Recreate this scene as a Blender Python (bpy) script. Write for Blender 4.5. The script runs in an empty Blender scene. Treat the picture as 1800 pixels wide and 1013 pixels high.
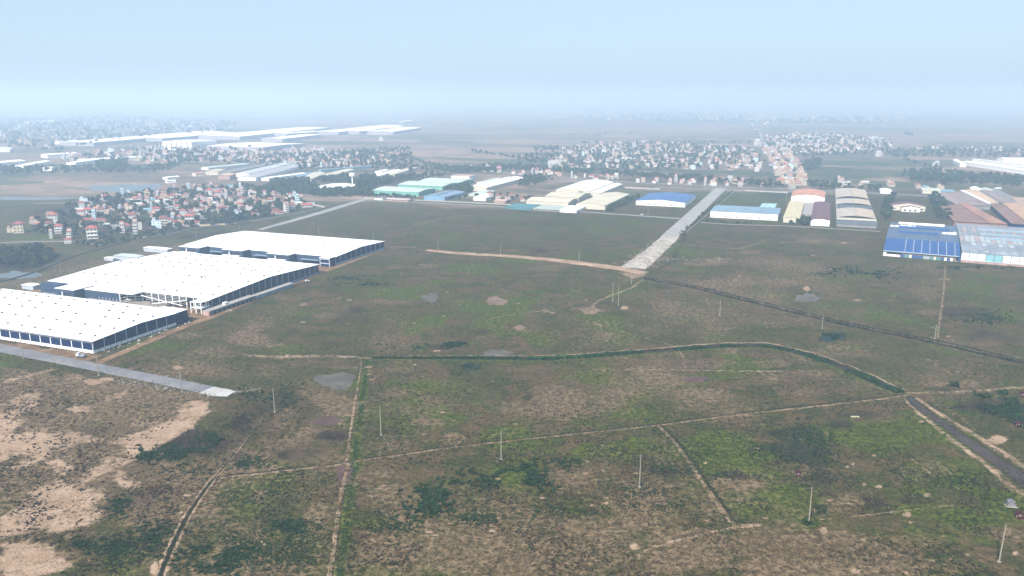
import bpy, bmesh, math, random
import numpy as np
from mathutils import Vector, Matrix
R = math.radians
random.seed(7); rng = np.random.default_rng(7)
SC = bpy.context.scene; COL = SC.collection
# ------------------------------------------------------------------ camera, sky, sun, exposure
H = 180.0; F = 1385.0; CX = 900.0; CY = 506.5; PIT = math.atan(333 / F)   # survey camera of the 1800 x 1013 photograph
cam = bpy.data.cameras.new('camera'); cam.sensor_width = 36; cam.lens = F / 1800 * 36
cam.clip_start = 1; cam.clip_end = 90000
camo = bpy.data.objects.new('camera', cam); COL.objects.link(camo)
camo.location = (0, 0, H); camo.rotation_euler = (math.pi / 2 - PIT, 0, 0); SC.camera = camo
SUN_EL, SUN_AZ = 42.0, 208.5
world = bpy.data.worlds.new('World'); SC.world = world; world.use_nodes = True
wn = world.node_tree.nodes; wl = world.node_tree.links; wn.clear()
sky = wn.new('ShaderNodeTexSky'); sky.sky_type = 'NISHITA'; sky.sun_disc = False
sky.sun_elevation = R(SUN_EL); sky.sun_rotation = R(SUN_AZ); sky.air_density = 1.0; sky.dust_density = 2.0; sky.ozone_density = 1.5; sky.altitude = 100
pale = wn.new('ShaderNodeMix'); pale.data_type = 'RGBA'; pale.inputs[0].default_value = 0.5
pale.inputs[7].default_value = (4.6, 6.3, 8.3, 1)          # the milky veil over the whole sky
bg = wn.new('ShaderNodeBackground'); bg.inputs[1].default_value = 0.076
wo = wn.new('ShaderNodeOutputWorld')
wl.new(sky.outputs[0], pale.inputs[6]); wl.new(pale.outputs[2], bg.inputs[0]); wl.new(bg.outputs[0], wo.inputs[0])
sun = bpy.data.lights.new('sun', 'SUN'); sun.energy = 5.0; sun.angle = R(0.6); sun.color = (1.0, 0.965, 0.91)
suno = bpy.data.objects.new('sun', sun); COL.objects.link(suno)
tos = Vector((math.cos(R(SUN_EL)) * math.sin(R(SUN_AZ)), math.cos(R(SUN_EL)) * math.cos(R(SUN_AZ)), math.sin(R(SUN_EL))))
suno.rotation_euler = tos.to_track_quat('Z', 'Y').to_euler(); suno.location = (0, 0, 400)
SC.view_settings.view_transform = 'Standard'; SC.view_settings.look = 'None'
SC.view_settings.exposure = 0.9; SC.view_settings.gamma = 1.0
SC.render.engine = 'CYCLES'; cy = SC.cycles
cy.use_denoising = True; cy.max_bounces = 5; cy.diffuse_bounces = 2; cy.glossy_bounces = 2; cy.volume_bounces = 1
cy.transparent_max_bounces = 4; cy.use_adaptive_sampling = True; cy.adaptive_threshold = 0.01

# ------------------------------------------------------------------ survey helpers
def g(px, py, z=0.0):
    """the place on the level z that shows at that point of the photograph"""
    a = (px - CX) / F; b = -(py - CY) / F
    dy = math.cos(PIT) + b * math.sin(PIT); dz = -math.sin(PIT) + b * math.cos(PIT)
    t = (z - H) / dz
    return Vector((a * t, dy * t, z))
def pxof(x, y, z=0.0):
    dz = z - H; dep = y * math.cos(PIT) - dz * math.sin(PIT); up = y * math.sin(PIT) + dz * math.cos(PIT)
    return CX + F * x / dep, CY - F * up / dep
def hash2(ix, iy, seed):
    h = (ix.astype(np.int64) * 374761393 + iy.astype(np.int64) * 668265263 + seed * 982451653) & 0xFFFFFFFF
    h = ((h ^ (h >> 13)) * 1274126177) & 0xFFFFFFFF
    return ((h ^ (h >> 16)) & 0xFFFF) / 65535.0
def vnoise(x, y, s, seed=0):
    x = np.asarray(x, float) / s; y = np.asarray(y, float) / s
    ix = np.floor(x); iy = np.floor(y); fx = x - ix; fy = y - iy
    fx = fx * fx * (3 - 2 * fx); fy = fy * fy * (3 - 2 * fy)
    a = hash2(ix, iy, seed); b = hash2(ix + 1, iy, seed); c = hash2(ix, iy + 1, seed); d = hash2(ix + 1, iy + 1, seed)
    return (a * (1 - fx) + b * fx) * (1 - fy) + (c * (1 - fx) + d * fx) * fy
def fbm(x, y, s, seed=0, o=4):
    t = 0; w = 0; a = 1.0
    for i in range(o):
        t = t + a * vnoise(x, y, s / 2 ** i, seed + i * 17); w += a; a *= .55
    return t / w
def sstep(a, b, x):
    t = np.clip((x - a) / (b - a), 0, 1); return t * t * (3 - 2 * t)
def terrain(x, y):
    x = np.asarray(x, float); y = np.asarray(y, float)
    k = sstep(1500, 700, np.hypot(x, y))
    return (fbm(x, y, 70, 3, 2) - .5) * .7 * k

# ------------------------------------------------------------------ mesh helpers
def ob(name, mesh, parent=None, **kw):
    o = bpy.data.objects.new(name, mesh); COL.objects.link(o)
    if parent is not None: o.parent = parent
    for k, v in kw.items(): o[k] = v
    return o
def empty(name, loc, rz=0.0, label=None, category=None, group=None):
    o = bpy.data.objects.new(name, None); COL.objects.link(o)
    o.empty_display_size = .5; o.location = loc; o.rotation_euler = (0, 0, rz)
    if label: o['label'] = label
    if category: o['category'] = category
    if group: o['group'] = group
    return o
def tag(o, label=None, category=None, group=None, kind=None):
    if label: o['label'] = label
    if category: o['category'] = category
    if group: o['group'] = group
    if kind: o['kind'] = kind
    return o
class MB:
    def __init__(s): s.v = []; s.f = []
    def poly(s, pts):
        n = len(s.v); s.v += [tuple(p) for p in pts]; s.f.append(tuple(range(n, n + len(pts)))); return s
    def box(s, x0, x1, y0, y1, z0, z1):
        n = len(s.v)
        s.v += [(x0, y0, z0), (x1, y0, z0), (x1, y1, z0), (x0, y1, z0), (x0, y0, z1), (x1, y0, z1), (x1, y1, z1), (x0, y1, z1)]
        s.f += [tuple(n + i for i in q) for q in ((0, 3, 2, 1), (4, 5, 6, 7), (0, 1, 5, 4), (1, 2, 6, 5), (2, 3, 7, 6), (3, 0, 4, 7))]
        return s
    def bar(s, a, b, w, d=None):
        a = Vector(a); b = Vector(b); d = d or w; ax = (b - a).normalized()
        sd = ax.cross(Vector((0, 0, 1)));
        if sd.length < .01: sd = Vector((1, 0, 0))
        sd.normalize(); up = sd.cross(ax); n = len(s.v)
        for p in (a, b):
            for (i, j) in ((-1, -1), (1, -1), (1, 1), (-1, 1)): s.v.append(tuple(p + sd * w / 2 * i + up * d / 2 * j))
        s.f += [tuple(n + i for i in q) for q in ((0, 3, 2, 1), (4, 5, 6, 7), (0, 1, 5, 4), (1, 2, 6, 5), (2, 3, 7, 6), (3, 0, 4, 7))]
        return s
    def cyl(s, c, r0, r1, z0, z1, n=8, cap=True):
        k = len(s.v)
        for z, r in ((z0, r0), (z1, r1)):
            for i in range(n):
                t = 2 * math.pi * i / n; s.v.append((c[0] + r * math.cos(t), c[1] + r * math.sin(t), z))
        for i in range(n): s.f.append((k + i, k + (i + 1) % n, k + n + (i + 1) % n, k + n + i))
        if cap: s.f += [tuple(k + n + i for i in range(n)), tuple(k + n - 1 - i for i in range(n))]
        return s
    def prism(s, prof, y0, y1, closed=True):
        """profile of (x, z) points swept from y0 to y1"""
        k = len(s.v); n = len(prof)
        for y in (y0, y1): s.v += [(p[0], y, p[1]) for p in prof]
        for i in range(n if closed else n - 1): s.f.append((k + i, k + (i + 1) % n, k + n + (i + 1) % n, k + n + i))
        if closed: s.f += [tuple(k + n - 1 - i for i in range(n)), tuple(k + n + i for i in range(n))]
        return s
    def swap(s):
        s.v = [(b, a, c) for a, b, c in s.v]; s.f = [tuple(reversed(q)) for q in s.f]; return s
    def mesh(s, name, m, smooth=False):
        me = bpy.data.meshes.new(name); me.from_pydata(s.v, [], s.f); me.validate(); me.update()
        if isinstance(m, (list, tuple)):
            for q in m: me.materials.append(q)
        else: me.materials.append(m)
        if smooth: me.polygons.foreach_set('use_smooth', [True] * len(me.polygons))
        return me
    def build(s, name, m, parent=None, smooth=False, **kw): return ob(name, s.mesh(name, m, smooth), parent, **kw)
def np_mesh(name, v, f, m, smooth=False):
    """mesh from arrays; f holds quads or triangles of equal size"""
    me = bpy.data.meshes.new(name); v = np.asarray(v, np.float32); f = np.asarray(f, np.int32); k = f.shape[1]
    me.vertices.add(len(v)); me.vertices.foreach_set('co', v.ravel())
    me.loops.add(f.size); me.loops.foreach_set('vertex_index', f.ravel())
    me.polygons.add(len(f)); me.polygons.foreach_set('loop_start', np.arange(len(f), dtype=np.int32) * k)
    me.polygons.foreach_set('loop_total', np.full(len(f), k, np.int32))
    me.materials.append(m); me.update(calc_edges=True)
    if smooth: me.polygons.foreach_set('use_smooth', np.ones(len(f), bool))
    return me
def fattr(me, name, arr):
    a = me.attributes.new(name, 'FLOAT', 'POINT'); a.data.foreach_set('value', np.asarray(arr, np.float32))

# ------------------------------------------------------------------ materials
class NT:
    def __init__(s, name):
        s.m = bpy.data.materials.new(name); s.m.use_nodes = True; s.t = s.m.node_tree; s.t.nodes.clear()
        s.out = s.n('ShaderNodeOutputMaterial'); s.b = s.n('ShaderNodeBsdfPrincipled')
        s.l(s.b.outputs[0], s.out.inputs[0]); s.b.inputs['Specular IOR Level'].default_value = .25
    def n(s, t, **kw):
        o = s.t.nodes.new(t)
        for k, v in kw.items(): setattr(o, k, v)
        return o
    def l(s, a, b): s.t.links.new(a, b)
    def put(s, sock, v):
        if hasattr(v, 'is_linked') or hasattr(v, 'links'): s.l(v, sock)
        elif isinstance(v, (tuple, list)) and len(v) == 3 and sock.type == 'RGBA': sock.default_value = (*v, 1)
        else: sock.default_value = v
    def math(s, op, a, b=0.0, clamp=False):
        o = s.n('ShaderNodeMath', operation=op, use_clamp=clamp); s.put(o.inputs[0], a); s.put(o.inputs[1], b); return o.outputs[0]
    def mix(s, f, a, b, mode='MIX'):
        o = s.n('ShaderNodeMix', data_type='RGBA', blend_type=mode); s.put(o.inputs[0], f); s.put(o.inputs[6], a); s.put(o.inputs[7], b); return o.outputs[2]
    def ramp(s, v, a, b, lo=0.0, hi=1.0):
        o = s.n('ShaderNodeMapRange', interpolation_type='SMOOTHSTEP'); s.put(o.inputs[0], v)
        o.inputs[1].default_value = a; o.inputs[2].default_value = b; o.inputs[3].default_value = lo; o.inputs[4].default_value = hi; return o.outputs[0]
    def noise(s, vec, scale, detail=4, rough=.55, dist=0.0):
        o = s.n('ShaderNodeTexNoise'); s.l(vec, o.inputs['Vector']); o.inputs['Scale'].default_value = scale
        o.inputs['Detail'].default_value = detail; o.inputs['Roughness'].default_value = rough; o.inputs['Distortion'].default_value = dist; return o.outputs[0]
    def attr(s, name): return s.n('ShaderNodeAttribute', attribute_name=name).outputs['Fac']
    def scale(s, vec, sc, rot=0.0):
        o = s.n('ShaderNodeMapping'); s.l(vec, o.inputs[0]); o.inputs['Scale'].default_value = sc; o.inputs['Rotation'].default_value = (0, 0, rot); return o.outputs[0]
MATS = {}
def M(name, col, rough=.75, var=.12, vs=.12, metal=0.0, spec=.25, streak=0.0, fine=0.0, dirt=None, rnd=0.0):
    """plain material with broad weathering, fine mottle, streaks down the roof slope and optional dirt"""
    if name in MATS: return MATS[name]
    if max(col) < .62: col = tuple(q * .74 for q in col)
    t = NT(name); pos = t.n('ShaderNodeTexCoord').outputs['Object']
    c = t.n('ShaderNodeRGB').outputs[0]; c.default_value = (*col, 1)
    n1 = t.noise(pos, vs, 5, .6)
    k = t.ramp(n1, .3, .7, 1 - var, 1 + var)
    if fine: k = t.math('MULTIPLY', k, t.ramp(t.noise(pos, 1.3, 3, .6), .3, .7, 1 - fine, 1 + fine))
    if streak: k = t.math('MULTIPLY', k, t.ramp(t.noise(t.scale(pos, (.9, .02, .02)), 1.0, 3, .6), .3, .7, 1 - streak, 1 + streak))
    if rnd: k = t.math('MULTIPLY', k, t.ramp(t.n('ShaderNodeObjectInfo').outputs['Random'], 0, 1, 1 - rnd, 1 + rnd))
    cc = t.mix(1.0, c, k, 'MULTIPLY')
    if dirt: cc = t.mix(t.ramp(t.noise(pos, vs * 2.3, 6, .65), .52, .72, 0, .75), cc, dirt)
    t.l(cc, t.b.inputs['Base Color']); t.b.inputs['Roughness'].default_value = rough
    t.b.inputs['Metallic'].default_value = metal; t.b.inputs['Specular IOR Level'].default_value = spec
    MATS[name] = t.m; return t.m

def ground_material():
    t = NT('field_ground'); geo = t.n('ShaderNodeNewGeometry').outputs['Position']
    big = t.noise(geo, 1 / 60, 5, .6, .6); mid = t.noise(geo, 1 / 14, 5, .62, .4); sm = t.noise(geo, 1 / 3.2, 5, .68); tiny = t.noise(geo, 1 / .9, 3, .7)
    # tussocks: small dark clumps between drier stalks
    v = t.n('ShaderNodeTexVoronoi'); t.l(geo, v.inputs['Vector']); v.inputs['Scale'].default_value = 1 / 1.7; v.inputs['Randomness'].default_value = 1
    tus = t.ramp(v.outputs['Distance'], .1, .6)
    c = t.mix(t.ramp(big, .42, .58), (0.0445, 0.0397, 0.0108), (0.0674, 0.0458, 0.0205))
    c = t.mix(t.ramp(mid, .44, .62, 0, .85), c, (0.0238, 0.0308, 0.0063))
    gsel = t.ramp(t.math('ADD', t.attr('m_green'), t.math('MULTIPLY', t.math('SUBTRACT', mid, .5), .9)), .2, .62)
    c = t.mix(gsel, c, t.mix(t.ramp(sm, .35, .65), (.026, .038, .003), (.058, .066, .008)))
    dsel = t.ramp(t.math('ADD', t.attr('m_dry'), t.math('MULTIPLY', t.math('SUBTRACT', t.math('ADD', t.math('MULTIPLY', sm, .6), t.math('MULTIPLY', mid, .4)), .5), 1.7)), .14, .82)
    c = t.mix(dsel, c, t.mix(t.ramp(sm, .35, .65), (0.0690, 0.0474, 0.0222), (0.1232, 0.0862, 0.0493)))
    ksel = t.ramp(t.math('ADD', t.attr('m_dark'), t.math('MULTIPLY', t.math('SUBTRACT', t.math('ADD', t.math('MULTIPLY', sm, .7), t.math('MULTIPLY', tiny, .3)), .5), 2.0)), .3, .85)
    c = t.mix(ksel, c, t.mix(t.ramp(mid, .4, .6), (0.0105, 0.0119, 0.0042), (0.0322, 0.0203, 0.0168)))
    k = t.math('MULTIPLY', t.ramp(tus, 0, 1, .62, 1.18), t.ramp(tiny, .3, .72, .72, 1.3))
    k = t.math('MULTIPLY', k, t.ramp(sm, .32, .68, .74, 1.28))
    c = t.mix(1.0, c, k, 'MULTIPLY')
    # bare ground: clay and pale sand with grass creeping over the edge
    edge = t.math('ADD', t.math('MULTIPLY', t.math('SUBTRACT', sm, .5), 1.25), t.math('MULTIPLY', t.math('SUBTRACT', tiny, .5), .55))
    csel = t.ramp(t.math('ADD', t.attr('m_clay'), edge), .42, .66)
    c = t.mix(csel, c, t.mix(t.ramp(mid, .35, .65), (0.1330, 0.0770, 0.0406), (0.2100, 0.1330, 0.0770)))
    ssel = t.ramp(t.math('ADD', t.attr('m_sand'), edge), .34, .80)
    sandc = t.mix(t.ramp(mid, .3, .7), (.228, .152, .096), (.338, .236, .164))
    sandc = t.mix(1.0, sandc, t.ramp(tiny, .25, .75, .82, 1.14), 'MULTIPLY')
    c = t.mix(ssel, c, sandc)
    # far farmland: strips of bare paddy, stubble and green crops
    rot = t.scale(geo, (1, 1, 1), R(22)); w = t.n('ShaderNodeTexVoronoi'); t.l(t.scale(rot, (1 / 420, 1 / 150, 1)), w.inputs['Vector']); w.inputs['Scale'].default_value = 1; w.inputs['Randomness'].default_value = .8
    sp = t.n('ShaderNodeSeparateColor'); t.l(w.outputs['Color'], sp.inputs[0])
    fc = t.mix(sp.outputs[0], (0.1470, 0.1025, 0.0689), (0.2688, 0.1848, 0.1386))
    fc = t.mix(t.ramp(sp.outputs[1], .62, .8), fc, (0.0665, 0.0735, 0.0308))
    fc = t.mix(t.ramp(t.noise(t.scale(rot, (1 / 240, 1 / 60, 1)), 1.0, 5, .6), .45, .75), fc, (0.0805, 0.0700, 0.0434))
    fc = t.mix(t.math('MULTIPLY', t.attr('m_green'), .85), fc, (0.0280, 0.0462, 0.0154))
    fc = t.mix(t.math('MULTIPLY', t.attr('m_dry'), .8), fc, (0.1890, 0.1260, 0.0980))
    fc = t.mix(t.math('MULTIPLY', t.attr('m_dark'), .9), fc, (0.0238, 0.0322, 0.0182))
    fc = t.mix(1.0, fc, t.ramp(mid, .3, .7, .84, 1.16), 'MULTIPLY')
    c = t.mix(t.attr('m_farm'), c, fc)
    t.l(c, t.b.inputs['Base Color']); t.b.inputs['Roughness'].default_value = .95; t.b.inputs['Specular IOR Level'].default_value = .08
    bp = t.n('ShaderNodeBump'); bp.inputs['Strength'].default_value = .55; bp.inputs['Distance'].default_value = .5
    t.l(t.math('ADD', t.math('MULTIPLY', sm, 1.2), t.math('ADD', t.math('MULTIPLY', tus, -.5), tiny)), bp.inputs['Height']); t.l(bp.outputs[0], t.b.inputs['Normal'])
    return t.m
GM = ground_material()
def water_mat(name, col, rough=.12):
    col = tuple(q * .74 for q in col)
    t = NT(name); pos = t.n('ShaderNodeNewGeometry').outputs['Position']
    c = t.mix(t.ramp(t.noise(pos, .08, 4), .35, .65), tuple(q * .8 for q in col), tuple(min(1, q * 1.2) for q in col))
    t.l(c, t.b.inputs['Base Color']); t.b.inputs['Roughness'].default_value = rough; t.b.inputs['Specular IOR Level'].default_value = .4 if rough < .2 else .12
    bp = t.n('ShaderNodeBump'); bp.inputs['Strength'].default_value = .15; bp.inputs['Distance'].default_value = .1
    t.l(t.noise(pos, .8, 3), bp.inputs['Height']); t.l(bp.outputs[0], t.b.inputs['Normal'])
    return t.m
def road_mat(name, col, patch, pf=.5):
    col = tuple(q * .74 for q in col); patch = tuple(q * .74 for q in patch)
    t = NT(name); pos = t.n('ShaderNodeNewGeometry').outputs['Position']
    c = t.mix(t.ramp(t.noise(pos, .06, 5, .6), .35, .65), col, patch)
    c = t.mix(t.ramp(t.noise(pos, .5, 5, .65), .5, .75, 0, pf), c, tuple(q * .55 for q in col))
    c = t.mix(1.0, c, t.ramp(t.noise(pos, 2.0, 3, .6), .3, .7, .85, 1.15), 'MULTIPLY')
    t.l(c, t.b.inputs['Base Color']); t.b.inputs['Roughness'].default_value = .9; return t.m
LEAFC = []
def leaf_mat(name, a, b):
    t = NT(name); pos = t.n('ShaderNodeTexCoord').outputs['Object']
    c = t.mix(t.ramp(t.noise(pos, .55, 3), .35, .65), a, b)
    rn = t.n('ShaderNodeObjectInfo').outputs['Random']
    c = t.mix(1.0, c, t.ramp(rn, 0, 1, .75, 1.3), 'MULTIPLY')
    t.l(c, t.b.inputs['Base Color']); t.b.inputs['Roughness'].default_value = .8; t.b.inputs['Specular IOR Level'].default_value = .12
    return t.m

# ------------------------------------------------------------------ the air
def build_haze():
    t = NT('haze_air'); t.t.nodes.remove(t.b); v = t.n('ShaderNodeVolumePrincipled')
    v.inputs['Color'].default_value = (.58, .78, 1.0, 1); v.inputs['Absorption Color'].default_value = (.2, .2, .2, 1)
    v.inputs['Density'].default_value = 1 / 4050; v.inputs['Anisotropy'].default_value = 0.18
    t.l(v.outputs[0], t.out.inputs['Volume'])
    o = MB().box(-46000, 46000, -46000, 46000, -2.5, 300).build('haze', t.m, kind='stuff')
build_haze()

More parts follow.
